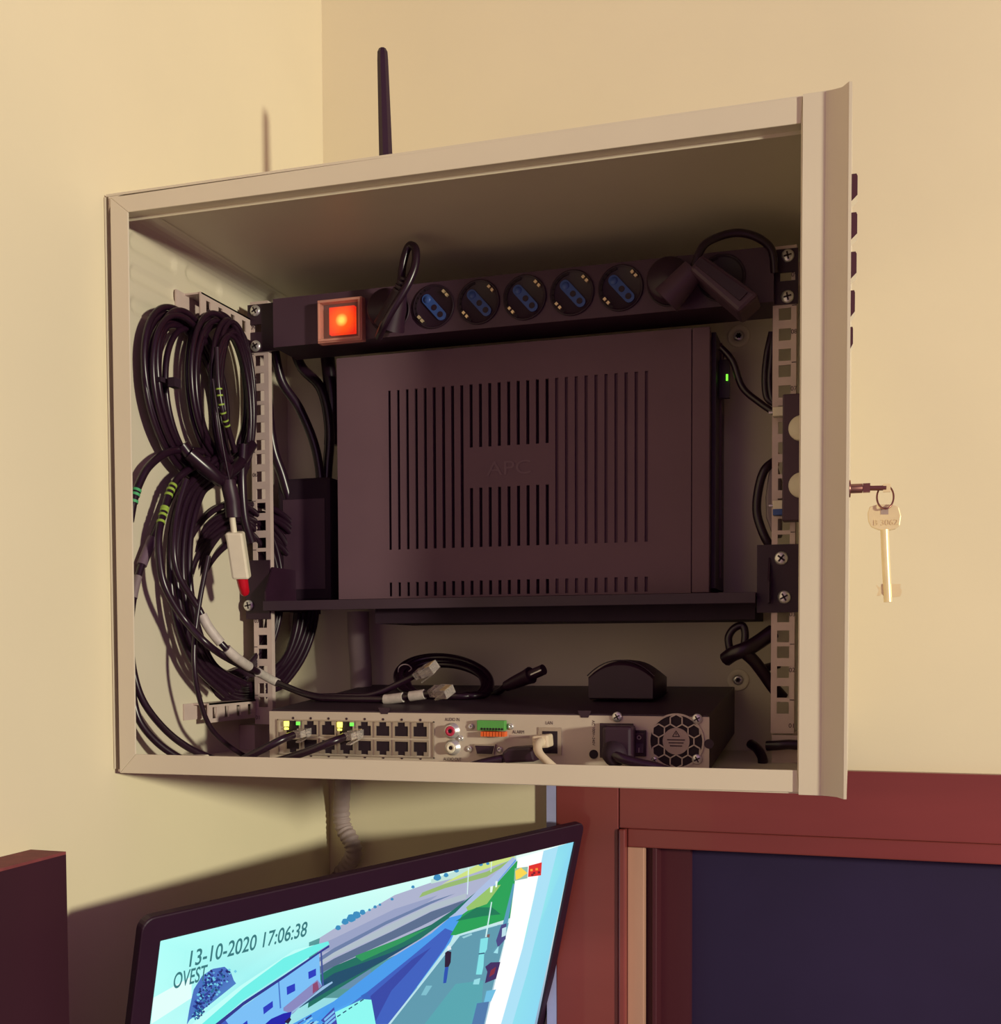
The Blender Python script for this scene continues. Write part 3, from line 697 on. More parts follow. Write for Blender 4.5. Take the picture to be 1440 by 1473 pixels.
def rings(t, idx, r, m_, parent, wlen=1):
    for i in idx:
        p, q = t[i], t[min(i+1, len(t)-1)]; d = (q-p).normalized()
        mb(m_).cyl(p-d*.0011*wlen, p+d*.0011*wlen, r, n=14).build('marker_ring', parent, label='coloured marker ring')
def nearest(t, px, py):
    best, bi = 1e9, 0
    for i, p in enumerate(t):
        d = p-CAM; z = d.dot(FW); x = 720+F*d.dot(RT)/z; y = PPY-F*d.dot(UP)/z
        k = (x-px)**2+(y-py)**2
        if k < best: best, bi = k, i
    return bi
def sleeve(t, a, b_, r, m_, parent, name='label_sleeve'):
    i, j = nearest(t, *a), nearest(t, *b_)
    if j < i: i, j = j, i
    return mb(m_).tube(t[i:j+1], r, 14).build(name, parent)
o, t = cable('black cable with mint green rings leaving the cabinet behind the left frame edge', [(290, 650, -.236, 'x'), (262, 647, -.238, 'x'), (238, 652, -.240, 'x'), (215, 670, -.243, 'x'), (202, 692, -.245, 'x'), (193, 718, -.246, 'x'), (187, 750, -.247, 'x')], .0032)
for y in (706, 713, 721): rings(t, [nearest(t, 194, y)], .0036, 'ring_mint', o)
o, t = cable('black cable with a row of yellow green rings beside the lower coil', [(300, 660, -.232, 'x'), (265, 680, -.236, 'x'), (247, 702, -.238, 'x'), (236, 735, -.238, 'x'), (229, 765, -.236, 'x'), (229, 800, -.234, 'x'), (238, 845, -.230, 'x'), (266, 892, -.222, 'x'), (310, 936, -.205, 'x'), (369, 968, .150), (441, 999, .135), (500, 1010, .130), (540, 1008, .130), (580, 1003, .128), (622, 997, .126)], .0030, ontop=True)
for px, py in ((249, 699), (246, 705), (243, 711), (236, 730), (235, 736), (233, 743), (232, 750)): rings(t, [nearest(t, px, py)], .0034, 'ring_green', o)
sleeve(t, (552, 1007), (579, 1003), .0042, 'sleeve_white', o); sleeve(t, (588, 1002), (613, 998), .0042, 'sleeve_white', o)
def rj45(parent, p, d, upv, k=1):
    d = V(d).normalized(); s_ = d.cross(V(upv)).normalized(); u_ = s_.cross(d)
    pl_ = mb('clear_plug').obox(p+d*.014*k, d*.0068*k, s_*.0056*k, u_*.0036*k).obox(p+d*.0035*k, d*.0036*k, s_*.0050*k, u_*.0030*k).build('connector', parent, label='clear network connector')
    pn = mb('gold')
    for i in range(8): pn.obox(p+d*.0175*k+s_*(-.0038+.00108*i)*k+u_*.0037*k, d*.003*k, s_*.0003*k, u_*.0003*k)
    pn.use('sleeve_white')
    for i in range(4): pn.obox(p+d*.009*k+s_*(-.0033+.0022*i)*k, d*.006*k, s_*.0005*k, u_*.0009*k)
    pn.build('contact_pins', pl_, kind='stuff')
    mb('clear_plug').obox(p+d*.009*k-u_*.0058*k-u_*.0, d*.008*k+u_*.0014*k, s_*.0026*k, u_*.0006*k).build('latch', pl_)
e = t[-1]; rj45(o, e+V((0, 0, .0018)), (PY(660, 999, .112)-e), (0, -.5, .8))
o, t = cable('black network cable with pale label sleeves crossing the lower coil', [(268, 690, -.228, 'x'), (255, 735, -.230, 'x'), (250, 790, -.228, 'x'), (258, 830, -.226, 'x'), (284, 872, -.220, 'x'), (304, 908, -.212, 'x'), (340, 946, -.200, 'x'), (395, 980, .150), (440, 998, .145), (490, 1005, .150), (540, 998, .155), (572, 984, .160), (600, 970, .160)], .0028, ontop=True)
sleeve(t, (290, 884), (317, 923), .0041, 'sleeve_white', o); sleeve(t, (324, 931), (356, 957), .0041, 'sleeve_white', o)
sleeve(t, (370, 966), (398, 982), .0038, 'sleeve_white', o)
e = t[-1]; rj45(o, e, (PY(630, 957, .150)-e), (-.3, -.4, .8), 1.05)
o, t = cable('black cable with a grey sleeve running along the left frame edge', [(262, 686, -.242, 'x'), (245, 715, -.246, 'x'), (228, 755, -.248, 'x'), (213, 790, -.249, 'x'), (200, 825, -.250, 'x'), (191, 865, -.250, 'x'), (187, 915, -.249, 'x'), (193, 970, -.246, 'x'), (208, 1012, -.242, 'x'), (238, 1050, -.236, 'x'), (272, 1076, -.228, 'x'), (312, 1094, -.218, 'x')], .0029)
sleeve(t, (216, 775), (204, 812), .0040, 'sleeve_grey', o); sleeve(t, (199, 830), (193, 858), .0032, 'cable_grey', o)
cable('lowest black cable in the bottom left corner of the cabinet', [(188, 968, -.250, 'x'), (190, 995, -.249, 'x'), (200, 1035, -.245, 'x'), (224, 1066, -.238, 'x'), (256, 1089, -.228, 'x'), (290, 1105, -.218, 'x')], .0030)
cable('thin black cable dropping in front of the lower rail bracket', [(300, 800, -.215, 'x'), (288, 860, -.218, 'x'), (280, 920, -.22, 'x'), (280, 965, -.22, 'x'), (287, 1005, -.22, 'x'), (302, 1045, -.218, 'x'), (328, 1072, -.214, 'x'), (360, 1092, -.205, 'x')], .0021)
sl_ = PX(283, 1082, -.225)
mb('white_plastic').box(-.238, -.214, .030, .062, -.3995, -.3925).build('cable_clip', label='small white clip on the cabinet floor at the lower left', cat='clip', bevel=.001)
for k, (px, lab) in enumerate(((424, 'leftmost'), (499, 'fourth'))):
    q = PY(px, 1055, DY-.002)
    if k == 0: pts = [(px-2, 1057, .066), (405, 1064, .055), (380, 1077, .048), (350, 1092, .046), (320, 1106, .046)]
    else: pts = [(px-4, 1060, .064), (478, 1067, .055), (445, 1080, .050), (415, 1090, .050), (380, 1100, .052)]
    o, t = cable('black network cable plugged into the %s port of the upper row' % lab, pts, .0031)
    e = t[0]; rj45(o, e+V((.001, .003, .0)), (.25, .9, .12), (0, 0, 1), .9)
# hanging tester with the red tip
o = thing('cable_connector', PX(350, 850, -.215), 'white inline connector with a red tip hanging on a thin black cable', 'connector')
mb('cable_black').tube(path([(306, 545, -.215, 'x'), (314, 600, -.212, 'x'), (322, 650, -.211, 'x'), (331, 695, -.210, 'x')]), .0009, 8).build('cord', o)
mb('black_plastic').tube([W(q) for q in ((329, 690, -.21, 'x'), (330, 702, -.21, 'x'), (334, 720, -.21, 'x'), (336, 744, -.21, 'x'))], .005, 12, lambda t: .0052+.0014*min(1, t*4)).build('rear_grip', o)
mb('white_plastic').tube([W(q) for q in ((334, 744, -.21, 'x'), (337, 768, -.21, 'x'))], .0026, 12).build('neck', o)
a, d = PX(338, 765, -.21), PX(348, 832, -.21); ax = (d-a)/2; sd = RT*.0072; dp = ax.cross(sd).normalized()*.006
mb('white_plastic').obox((a+d)/2, ax, sd, dp).build('connector_body', o, bevel=.0018)
mb('red_plastic').tube([W(q) for q in ((348, 831, -.21, 'x'), (350, 842, -.21, 'x'), (352, 852, -.21, 'x'), (353, 855, -.21, 'x'))], .004, 16, lambda t: .0050-.0012*t if t < .95 else .0030).build('red_tip', o, label='bright red tip')
cable('black cable hanging behind the white connector', [(350, 640, -.222, 'x'), (348, 690, -.222, 'x'), (352, 745, -.222, 'x'), (362, 780, -.22, 'x')], .0042)
# small yellow marks on the narrow coil
o, t = cable('thin black cable with small yellow dots in the narrow coil', [(312, 500, -.218, 'x'), (314, 550, -.217, 'x'), (320, 590, -.216, 'x'), (330, 622, -.216, 'x'), (338, 650, -.217, 'x')], .0024)
for px, py in ((316, 560), (317, 570), (319, 580), (322, 592), (325, 603), (328, 612)): rings(t, [nearest(t, px, py)], .0027, 'ring_green', o, .6)
# things between rail and power unit
for lab, pts, r in (('arched black cable just right of the left rail, above the shelf', [(392, 480, .215), (404, 545, .225), (432, 590, .235), (455, 650, .240), (462, 720, .24), (450, 800, .24)], .0045),
                    ('second arched black cable right of the left rail, nearer the power unit', [(415, 470, .240), (432, 525, .250), (462, 560, .255), (474, 620, .255), (470, 700, .25), (474, 800, .25)], .005),
                    ('black cable rising behind the left end of the power strip', [(383, 560, .215), (392, 640, .22), (408, 690, .23), (425, 760, .24), (430, 840, .24)], .005)):
    cable(lab, pts, r)
br = thing('dark_block', PY(430, 850, .24), 'black block filling the dark area between the left rail and the power unit', 'adapter')
q0, q1 = PY(400, 690, .232), PY(478, 850, .232)
mb('black_matte').box(q0.x, q1.x, .230, .270, -.2618, q0.z).build('block_body', br, bevel=.003)  # block added to fill the dark area beside the power unit
mb('strip_face').box(q0.x+.006, q1.x-.006, .2295, .230, -.25, q0.z-.02).build('block_front', br)
# black mounting block under the top left (antenna amplifier behind the strip)
cable('thick black hose bent behind the left end of the power strip', [(470, 505, .26), (474, 540, .26), (478, 580, .262), (476, 640, .262)], .007)
# conduits
b = mb('conduit_grey').tube([PY(515, 880, .262), PY(516, 920, .262), PY(519, 960, .262), PY(520, 1002, .262)], .0105, 18); 
b.build('conduit', label='smooth grey conduit standing behind the recorder, below the shelf', cat='conduit')
t = path([(494, 1095, .35), (493, 1130, .36), (491, 1165, .37), (494, 1190, .37), (504, 1208, .365), (509, 1226, .365), (500, 1245, .375), (484, 1270, .385), (470, 1330, .395)], 14)
kk = len(t)
mb('conduit_grey').tube(t, .0088, 20, lambda u: .0088*(1+(.10 if u > .25 else .03)*math.sin(u*kk*1.25))).build('spiral_conduit', label='grey ribbed conduit coming out below the cabinet behind the monitor', cat='conduit')
# coil on the recorder
def Df(x, y, j):
    Y = .235-(y-945)*.0011+j
    p = PY(x, y, Y); return V((p.x, p.y, max(p.z, DT(p.y)+.003)))
coil('small black cable coil lying on the recorder behind the clear connectors', 640, 982, 62, 30, .08, 6, 5, Df, .0029, 21, jx=.004)
mb('cable_grey').tube(path([(573, 967, .17), (574, 960, .17), (580, 956, .17), (588, 957, .17), (592, 962, .17), (588, 966, .17)]), .0006, 6).build('tie_wire', label='thin silvery wire loop beside the clear connector on the recorder', cat='wire')
jk = thing('jack_plug', PY(760, 985, .19), 'black barrel jack plug lying on the recorder between coil and mouse', 'plug')
p0, p1 = PY(728, 987, .190), PY(764, 971, .180)
mb('black_plastic').tube([p0, p0.lerp(p1, .3), p0.lerp(p1, .8), p1], .006, 14, lambda t: .0045+.003*t).build('grip', jk)
d = (p1-p0).normalized(); mb('black_plastic').cyl(p1, p1+d*.014, .0046).build('barrel', jk)
mb('chrome').obox(p1+d*.007+V((0, -.0046, 0)), d*.006, V((0, .0004, 0)), V((0, 0, .0006))).build('metal_strip', jk)
mb('cable_black').tube(path([(729, 986, .191), (715, 996, .2), (700, 1000, .21), (690, 1000, .23)]), .003).build('cord', jk)
# right side cables
cable('black cable falling from the side of the power unit towards the right rail', [(1037, 500, .215), (1054, 520, .215), (1068, 557, .215), (1094, 580, .21), (1118, 596, .205)], .0028)
for i, (dx, lab) in enumerate(((0, 'outer'), (7, 'inner'))):
    cable('%s black cable loop beside the right rail under the power strip' % lab, [(1110+dx*.3, 478, .205), (1103+dx, 510, .205), (1100+dx, 545, .205), (1103+dx, 572, .205), (1116, 582, .206)], .0026, group='cable loops beside the right rail')
cable('black cable bowed out left of the black panel on the right rail', [(1116, 662, .205), (1100, 676, .2), (1091, 705, .2), (1089, 738, .2), (1099, 770, .2), (1114, 796, .203)], .0036)
sp_ = thing('aerial_splitter', PY(1108, 760, .215), 'silvery purple splitter partly hidden behind the right rail', 'splitter')
mb('cable_grey').prism([PY(x, y, .200) for x, y in ((1106, 676), (1118, 668), (1124, 690), (1124, 772), (1112, 772), (1102, 745), (1101, 715))], (0, .016, 0)).build('housing', sp_, bevel=.002)
mb('wood_lit_tan').prism([PY(x, y, .203) for x, y in ((1107, 668), (1112, 652), (1120, 650), (1120, 668))], (0, .008, 0)).build('socket', sp_)
cable('black cable knotted below the right end of the shelf', [(1113, 908, .200), (1089, 925, .195), (1072, 934, .19), (1056, 940, .19), (1044, 948, .195)], .0062)
cable('narrow black cable loop standing above the knot at the lower right', [(1050, 935, .2), (1048, 917, .2), (1056, 904, .2), (1068, 900, .2), (1072, 912, .2), (1070, 932, .2)], .0032)
cable('black cable running from the knot down to the right rail', [(1070, 938, .19), (1084, 950, .195), (1098, 968, .2), (1112, 988, .205), (1126, 1004, .21)], .0052)
cable('short black cable branching off to the right rail below the knot', [(1094, 962, .198), (1104, 960, .203), (1120, 956, .21)], .0034)
cable('black cable crossing the foot of the right rail', [(1103, 1073, .178), (1120, 1072, .176), (1136, 1071, .176), (1158, 1073, .176)], .0040)
cable('black cable curving to the cabinet floor left of the right rail foot', [(1080, 1070, .2), (1090, 1078, .19), (1097, 1092, .18), (1096, 1110, .17)], .0040)
# black panel with white caps on right rail
wp = thing('control_box', PY(1140, 745, .17), 'narrow black panel with two round white caps fixed on the right rail', 'panel')
x0, x1, z0, z1 = rect(1126, 567, 1160, 748, .166)
mb('strip_face').box(x0, x0+.034, .166, .180, z0, z1).build('panel_plate', wp, bevel=.001)
for py in (616, 698):
    q = PY(1153, py, .165); mb('white_plastic').lathe(q+V((0, .001, 0)), (0, -1, 0), [(0, .0098), (.003, .0098), (.004, .009), (.004, 0)]).build('round_cap', wp, label='round white cap')
for py, mm in ((593, 'white_plastic'), (727, 'white_plastic')):
    q = PY(1120, py, .175); cn = mb(mm).obox(q, (.0042, 0, 0), (0, .004, 0), (0, 0, .0036)).build('side_connector', wp, bevel=.0006)
    mb('chrome').cyl(q+V((-.004, 0, 0)), q+V((-.0075, 0, 0)), .0014, n=12).build('pin', cn)
q = PY(1120, 737, .175); mb('socket_blue').obox(q, (.0042, 0, 0), (0, .004, 0), (0, 0, .0026)).build('side_connector', wp, label='blue side connector', bevel=.0006)
# ------------------------------------------------------------------ antenna on top
an = thing('antenna', (-.1, .165, .039), 'slim black rod antenna standing up behind the cabinet top edge', 'antenna')
AY = .165; p0, p1 = PY(558, 262, AY), PY(550, 69, AY); p0.z = .045
d = (p1-p0)
mb('black_plastic').tube([p0+d*t_ for t_ in (0, .1, .3, .6, .9, .97, .99, 1)], .005, 16, lambda t: None) if False else None
b = mb('black_plastic'); b.lathe(p0, d, [(0, .0068), (d.length*.1, .0067), (d.length*.6, .0058), (d.length*.93, .0050), (d.length*.975, .0046), (d.length*.995, .0030), (d.length, 0)], 8)
b.smooth = [False]*len(b.f)
b.build('rod', an)
mb('black_matte').box(p0.x-.009, p0.x+.009, AY-.009, AY+.009, .0388, .048).build('hinge_base', an, bevel=.002)
mb('black_matte').box(p0.x-.06, p0.x+.08, AY+.0105, AY+.10, .0388, .052).build('antenna_unit', an, bevel=.003)
# ------------------------------------------------------------------ keys
ks = thing('key', PY(1245, 703, .01), 'small key turned in the lock on the right side of the cabinet', 'key')
KY = .012
a = V((XH, KY, PY(1226, 703, KY).z))
mb('key_steel').lathe(a+V((-.0, 0, 0)), (1, 0, 0), [(0, .0055), (.0008, .0055), (.001, .0030), (.008, .0030), (.0085, 0)], 20).build('lock_barrel', cab, label='lock with the key in it')
e = PY(1275, 702, KY)
mb('key_steel').cyl(a+V((.0085, 0, 0)), e, .0016, n=12).build('blade', ks)
mb('key_steel').obox(a+V((.0105, 0, 0)), (.0022, 0, 0), (0, .002, 0), (0, 0, .0028)).build('shoulder', ks)
mb('key_brass').obox(e+V((.0003, 0, 0)), (.0022, 0, 0), (0, .001, 0), (0, 0, .0026)).build('bow', ks)
rg = PY(1273.5, 715, KY); t = [rg+V((math.cos(u)*.0050, math.sin(u)*.004, math.sin(u)*.0078)) for u in [2*math.pi*k/36 for k in range(37)]]
mb('key_steel').tube(t, .0006, 8).build('key_ring', label='thin wire ring joining the two keys', cat='key ring')
k2 = thing('key', PY(1277, 866, KY), 'long double-bit key with squarish head hanging from the ring', 'key')
hp = [(1248, 738), (1251, 729), (1262, 725.5), (1284, 725.5), (1293, 729), (1296.5, 742), (1294.5, 756), (1288, 761), (1275, 764), (1263, 762), (1253, 758), (1249, 750)]
hd = mb('key_brass').prism([PY(x, y, KY-.0012) for x, y in hp], (0, .0024, 0)).build('head', k2, bevel=.0006)
mb('sticker').prism([PY(x, y, KY-.0014) for x, y in ((1267, 730), (1278, 730), (1278, 740), (1267, 740))], (0, .0002, 0)).build('head_hole', hd)
mat('engraved', (224, 202, 155), .5)
vs, fs = text_mesh('B 3062', PY(1257, 756, KY-.0014), U, Z, V((0, -1, 0)), width=.0145, size=.0050)
mb('engraved').add(vs, fs).build('engraving', hd)
mb('key_brass').tube([PY(1272.5, 762, KY), PY(1274, 800, KY), PY(1277.5, 866, KY)], .0026, 14).build('shank', k2)
mb('key_brass').prism([PY(x, y, KY-.0008) for x, y in ((1277, 840), (1296, 840), (1295, 844), (1297, 849), (1297.5, 852), (1295, 858), (1277, 860))], (0, .0016, 0)).build('bit', k2)
mb('key_brass').prism([PY(x, y, KY-.0008) for x, y in ((1275, 840), (1268, 840), (1266, 845), (1260, 841), (1264, 849), (1261, 857), (1266, 857), (1268, 854), (1274, 860))], (0, .0016, 0)).build('bit', k2)
# ------------------------------------------------------------------ monitor
hv = (FW*F+RT*(2080-720)-UP*(910-PPY)).normalized(); vv = (FW*F+RT*(-695-720)-UP*(8925-PPY)).normalized()
vv = (vv-hv*vv.dot(hv)).normalized(); nn = hv.cross(vv).normalized()      # nn: away from the viewer or towards
S0 = V((-.1611, -.0902, -.5036)); LW, LH = .475, .268
if nn.dot(CAM-S0) < 0: nn = -nn
def SP(px, py, k=0):
    d = ray(px, py); t_ = (S0-CAM).dot(nn)/d.dot(nn); return CAM+d*t_+nn*k
mo = thing('monitor', S0+hv*.24+vv*.28, 'black monitor showing a yard camera picture, tilted below the cabinet', 'monitor')
o0 = SP(203, 1321)-S0; bw, bt_ = -(o0.dot(hv)), -(o0.dot(vv)); o1 = SP(838, 1187)-S0; br_ = o1.dot(hv)-LW
bw = max(bw, .012); bt_ = max(bt_, .012); br_ = max(br_, .010)
def Q(a, b_, k=0): return S0+hv*a+vv*b_+nn*k
def rr(x0, x1, y0, y1, r, k, n=6):
    P = []
    for cx_, cy_, a0 in ((x1-r, y1-r, 0), (x0+r, y1-r, 90), (x0+r, y0+r, 180), (x1-r, y0+r, 270)):
        for i in range(n+1): t_ = math.radians(a0+90*i/n); P.append(Q(cx_+r*math.cos(t_), cy_+r*math.sin(t_), k))
    return P
P1 = rr(-bw, LW+br_, -bt_, LH+.02, .009, .0025); P2 = rr(0, LW, 0, LH, .0006, .0025); P3 = rr(0, LW, 0, LH, .0006, -.0005); P0 = rr(-bw, LW+br_, -bt_, LH+.02, .009, -.004)
n = len(P1)
b = mb('bezel'); b.add(P0+P1+P2+P3, [(j*n+i, j*n+(i+1) % n, (j+1)*n+(i+1) % n, (j+1)*n+i) for j in range(3) for i in range(n)])
b.build('bezel', mo, bevel=.0012)
PB = rr(.03, LW-.03, .03, LH-.01, .02, -.040)
mb('black_matte').add(P0+PB, [(i, (i+1) % n, n+(i+1) % n, n+i) for i in range(n)]+[tuple(range(n, 2*n)), tuple(range(n-1, -1, -1))]).build('back_shell', mo)
wl = Q(LW*.5, LH*.6, -.045); 
mb('black_matte').tube([wl, V((XW+.03, wl.y+.02, wl.z)), V((XW+.002, wl.y+.02, wl.z))], .014, 12).build('wall_arm', mo)
mb('black_matte').box(XW, XW+.006, wl.y-.03, wl.y+.07, wl.z-.05, wl.z+.05).build('wall_plate', mo)
# picture: flat coloured shapes on the screen
cols = []; b = MB().use('screen_picture')
def sc_(c): return lin(c)+(1,)
lay = 0
def shape(pts, c, c2=None, raw=False):
    """pts in photo pixels on the screen plane; colour c, blended to c2 along the list of points"""
    global lay
    lay += 1; k = .00002*lay
    P = [SP(x, y) for x, y in pts] if not raw else pts
    out = []
    for p in P:
        d = p-S0; a_ = min(max(d.dot(hv), .0), LW); v_ = min(max(d.dot(vv), 0), LH); out.append(Q(a_, v_, k))
    b.add(out, [tuple(range(len(out)))])
    for i in range(len(out)):
        cc = c if c2 is None else tuple(c[j]+(c2[j]-c[j])*(i if i < len(out)/2 else len(out)-1-i)/max(1, (len(out)//2-1)) for j in range(3)); cols.append(sc_(cc))
def c1(x, y): return (200+x/4.5, 1280+y/4.5)
def c2(x, y): return (480+x/4, 1200+y/4)
def S1(l, *a): shape([c1(*p) for p in l], *a)
def S2(l, *a): shape([c2(*p) for p in l], *a)
b.add([Q(0, 0, .00001), Q(LW, 0, .00001), Q(LW, LH, .00001), Q(0, LH, .00001)], [(0, 1, 2, 3)])
for c in ((175, 255, 248), (240, 255, 245), (60, 110, 170), (215, 250, 250)): cols.append(sc_(c))
SKY = (225, 255, 246)
S1([(90, 700), (340, 560), (340, 700), (80, 868)], (225, 255, 250))
S1([(1100, 340), (1440, 200), (1800, 100), (1800, 700), (1100, 700)], (84, 150, 150))
S1([(1150, 400), (1440, 260), (1500, 240), (1500, 640), (1150, 640)], (100, 140, 170))
S2([(-80, 595), (0, 545), (180, 450), (350, 350), (700, 230), (1050, 120), (1050, 400), (300, 720), (-100, 760)], (172, 178, 205))
S2([(-90, 640), (0, 600), (350, 430), (600, 350), (500, 420), (0, 660), (-90, 690)], (150, 160, 195))
S2([(560, 260), (780, 185), (1050, 118), (1050, 140), (700, 250), (560, 285)], (190, 225, 215))
S2([(490, 365), (510, 335), (640, 285), (880, 215), (1010, 150), (1010, 165), (880, 245), (640, 310)], (150, 185, 110))
S2([(620, 290), (820, 180), (1040, 122), (1040, 140), (900, 190)], (205, 225, 130))
S2([(-100, 720), (0, 655), (300, 500), (560, 385), (700, 340), (560, 400), (300, 520), (0, 680), (-100, 745)], (105, 125, 165))
S2([(-100, 745), (0, 680), (300, 530), (560, 405), (760, 340), (760, 370), (560, 440), (300, 570), (0, 705), (-100, 765)], (176, 190, 200))
S2([(-100, 775), (0, 715), (330, 560), (560, 445), (760, 375), (700, 430), (500, 530), (0, 760), (-100, 810)], (88, 108, 140))
S2([(-130, 840), (0, 760), (330, 620), (560, 520), (680, 440), (860, 300), (1030, 135), (1040, 145), (820, 350), (700, 455), (500, 600), (200, 780), (-150, 1000)], (20, 110, 95))
S2([(-150, 900), (0, 800), (330, 680), (480, 610), (300, 720), (0, 880), (-200, 1000)], (20, 75, 105))
S2([(120, 700), (480, 560), (560, 530), (400, 620), (160, 730)], (40, 150, 90))
S2([(-240, 1092), (0, 960), (300, 730), (560, 570), (700, 450), (820, 330), (1030, 130), (1050, 150), (850, 380), (740, 460), (670, 620), (320, 1092)], (70, 155, 235))
S2([(830, 320), (1030, 130), (1045, 145), (850, 380), (740, 460), (660, 480), (700, 450)], (170, 190, 225))
S2([(-60, 1092), (200, 900), (450, 700), (640, 540), (690, 560), (640, 650), (320, 1092)], (58, 95, 190))
S2([(210, 930), (450, 720), (560, 650), (330, 900), (230, 1092)], (50, 70, 165))
S2([(670, 580), (740, 460), (850, 380), (1055, 150), (1060, 200), (1020, 480), (700, 580)], (30, 160, 85))
S2([(760, 420), (900, 300), (960, 290), (880, 400), (770, 440)], (150, 195, 105))
S2([(700, 500), (820, 420), (910, 420), (960, 460), (860, 470)], (12, 120, 85))
S2([(320, 1092), (720, 580), (940, 522), (1005, 510), (860, 1092)], (92, 152, 172))
S2([(520, 1092), (700, 860), (860, 840), (840, 1092)], (84, 165, 175))
S2([(310, 1092), (720, 578), (940, 518), (940, 524), (724, 584), (325, 1092)], (185, 225, 235))
S2([(500, 925), (530, 870), (565, 870), (530, 925)], (125, 190, 205)); S2([(735, 590), (790, 568), (795, 578), (745, 598)], (150, 205, 215))
S2([(960, 560), (1030, 280), (1040, 290), (990, 560), (930, 620)], (85, 155, 185))
S2([(1058, 138), (1205, 95), (1205, 200), (1120, 560), (960, 1092), (870, 1092), (1010, 500)], (255, 255, 255))
S2([(1150, 360), (1205, 95), (1395, 30), (1150, 1110), (955, 1110), (1060, 760)], (150, 238, 235), (135, 215, 240))
S2([(1205, 95), (1290, 68), (1110, 800), (1020, 1110), (955, 1110), (1110, 560)], (170, 225, 246))
S2([(1040, 195), (1115, 185), (1112, 252), (1035, 268)], (150, 190, 170)); S2([(1042, 210), (1075, 190), (1112, 222), (1070, 252), (1045, 262)], (250, 215, 80))
S2([(1120, 180), (1195, 160), (1190, 235), (1115, 245)], (225, 45, 40))
for (x, y) in ((1135, 205), (1165, 200), (1150, 222), (1140, 232), (1178, 218)): S2([(x-7, y-6), (x+7, y-7), (x+7, y+6), (x-7, y+7)], (250, 150, 60) if y < 215 else (130, 20, 40))
S2([(770, 190), (776, 190), (768, 345), (763, 345)], (215, 245, 240)); S2([(903, 155), (908, 155), (903, 215), (899, 215)], (215, 245, 230))
S2([(898, 300), (914, 296), (908, 332), (896, 334)], (235, 250, 240)); S2([(928, 270), (940, 266), (936, 302), (926, 304)], (235, 250, 240))
S2([(902, 388), (908, 388), (876, 590), (868, 590)], (205, 240, 240))
S2([(842, 600), (885, 592), (878, 660), (862, 690), (858, 760), (848, 805), (815, 805), (832, 690)], (130, 225, 230)); S2([(830, 683), (865, 678), (864, 686), (830, 690)], (40, 90, 120))
S2([(805, 835), (840, 825), (832, 862), (798, 862)], (150, 220, 228)); S2([(878, 575), (895, 572), (892, 592), (878, 592)], (120, 90, 90))
S2([(866, 855), (880, 790), (868, 760), (900, 735), (955, 733), (930, 830)], (60, 40, 95)); S2([(900, 780), (930, 760), (920, 800), (890, 820)], (130, 40, 60))
S2([(930, 610), (960, 520), (990, 510), (985, 600), (940, 650)], (70, 70, 130)); S2([(965, 540), (990, 530), (985, 580), (962, 590)], (190, 225, 235)); S2([(915, 680), (945, 640), (940, 684)], (160, 225, 235))
S2([(875, 900), (930, 890), (900, 960), (860, 965)], (110, 190, 225)); S2([(790, 1092), (820, 970), (890, 960), (860, 1092)], (75, 120, 170))
S2([(650, 642), (668, 640), (672, 660), (650, 668)], (225, 235, 240)); S2([(636, 680), (650, 668), (672, 674), (668, 735), (655, 762), (634, 762)], (38, 16, 48))
S2([(636, 762), (656, 760), (648, 820), (642, 852), (625, 855), (630, 800)], (35, 80, 175))
# trees on the skyline
for (x, y, r) in ((20, 535, 16), (60, 500, 20), (95, 480, 26), (125, 462, 24), (160, 446, 17), (200, 432, 8), (232, 415, 10), (260, 402, 8), (330, 370, 9), (450, 300, 10), (590, 245, 22), (640, 232, 14), (700, 205, 14), (840, 170, 12), (880, 165, 10)):
    S2([(x+r*(1+.25*math.sin(5*a))*math.cos(a), y+r*.9*math.sin(a)) for a in [math.pi*2*k/12 for k in range(12)]], (55, 140, 190))
# van
S2([(-60, 1092), (0, 1020), (170, 940), (210, 948), (236, 1092)], (140, 248, 240)); S2([(150, 925), (185, 905), (210, 948), (165, 945)], (50, 100, 190))
for k in range(5): S2([(12+k*33, 1042-k*22), (32+k*33, 1030-k*22), (34+k*33, 1036-k*22), (14+k*33, 1049-k*22)], (30, 70, 110))
# tree
rd = random.Random(3)
S1([(300, 868), (318, 760), (345, 640), (400, 550), (470, 505), (545, 492), (585, 525), (605, 580), (620, 600), (470, 720), (320, 835)], (70, 110, 190))
for k in range(240):
    u, v_ = rd.random(), rd.random(); y = 505+v_*310; xl = 330+(1-v_)*90*(1 if v_ < .5 else .7); xr_ = 600-(v_**1.0)*250
    x = xl+(xr_-xl)*u; r = rd.uniform(5, 11)
    S1([(x-r, y), (x, y-r), (x+r, y), (x, y+r)], rd.choice([(28, 40, 120), (24, 50, 130), (40, 60, 150), (110, 200, 230), (30, 110, 150), (20, 30, 100)]))
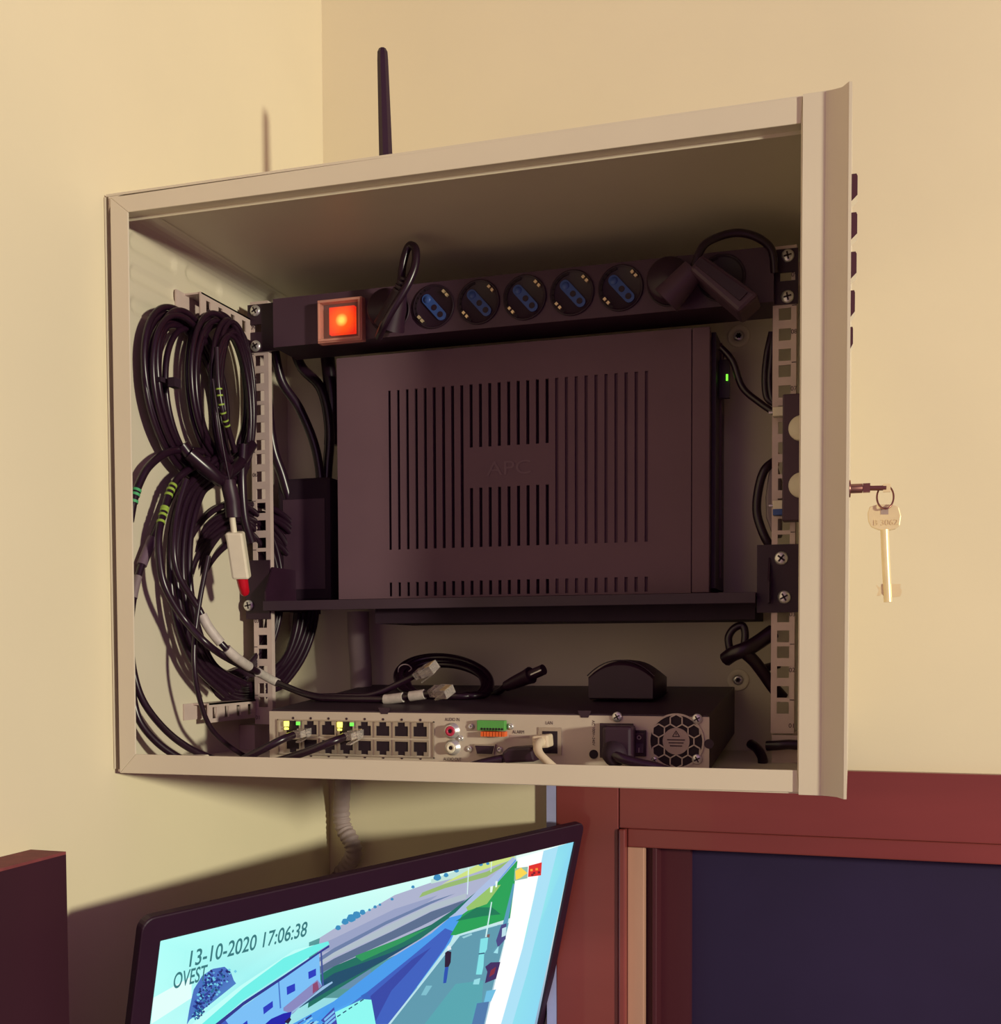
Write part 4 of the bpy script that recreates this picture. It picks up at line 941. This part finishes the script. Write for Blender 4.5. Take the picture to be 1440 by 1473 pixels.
# building
S1([(1130, 380), (1140, 560), (1150, 600), (960, 780), (840, 868), (430, 868), (700, 690), (900, 545)], (120, 190, 245))
S1([(430, 868), (520, 810), (560, 868)], (60, 90, 190))
S1([(1120, 560), (1150, 600), (960, 780), (900, 760), (900, 740)], (135, 135, 190))
S1([(1090, 590), (1120, 570), (1130, 620), (1090, 650)], (140, 70, 110))
S1([(262, 880), (620, 600), (970, 370), (1190, 312), (1197, 332), (1130, 372), (900, 520), (640, 690), (420, 880)], (110, 240, 232))
S1([(262, 880), (620, 598), (970, 368), (1100, 335), (900, 420), (640, 610), (330, 880)], (190, 255, 248))
S1([(412, 880), (640, 700), (900, 532), (1195, 335), (1197, 350), (1130, 392), (900, 552), (640, 725), (450, 880)], (40, 50, 140))
for l in ([(1060, 510), (1110, 487), (1111, 532), (1063, 556)], [(920, 606), (974, 583), (976, 630), (923, 658)], [(768, 738), (830, 695), (832, 735), (772, 782)], [(600, 872), (665, 820), (672, 880)]): S1(l, (34, 56, 190))
S1([(1138, 380), (1148, 378), (1162, 605), (1150, 605)], (60, 80, 150)); S1([(864, 575), (872, 570), (885, 740), (876, 745)], (70, 120, 200))
S1([(1150, 605), (1215, 570), (1218, 580), (940, 775), (950, 780)], (150, 190, 225))
S1([(740, 880), (820, 810), (900, 775), (952, 765), (945, 800), (880, 880)], (20, 25, 170)); S1([(905, 830), (940, 800), (950, 815), (930, 845)], (30, 20, 60))
for k in range(16):
    x, y = 980+rd.uniform(0, 230), 868-rd.uniform(0, 60); S1([(x, y), (x+40, y-25), (x+44, y-18), (x+6, y+8)], rd.choice([(30, 40, 130), (140, 210, 240), (60, 90, 180)]))
S1([(1140, 820), (1225, 735), (1250, 868), (1200, 868)], (60, 70, 170)); 
for k in range(3): S1([(1160+k*4, 812+k*22), (1225+k*4, 755+k*24), (1229+k*4, 768+k*24), (1165+k*4, 826+k*22)], (120, 190, 240))
for s_, a, d, H in (('13-10-2020 17:06:38', (263, 1384.5), (431, 1342), .0128), ('OVEST', (239.5, 1416), (287, 1404), .0125)):
    A_, B2 = SP(*a), SP(*d); u_ = hv; 
    lay += 3
    vs, fs = text_mesh(s_, Q((A_-S0).dot(hv), (A_-S0).dot(vv)+.0), hv, -vv, nn, width=(B2-A_).dot(hv), size=H*1.35, bold=.012)
    b.add([v+nn*(.00002*lay+.0002) for v in vs], fs); cols += [sc_((50, 120, 125))]*len(vs)
b.build('screen', mo, label='lit screen with date, camera name and yard view', cols=cols)
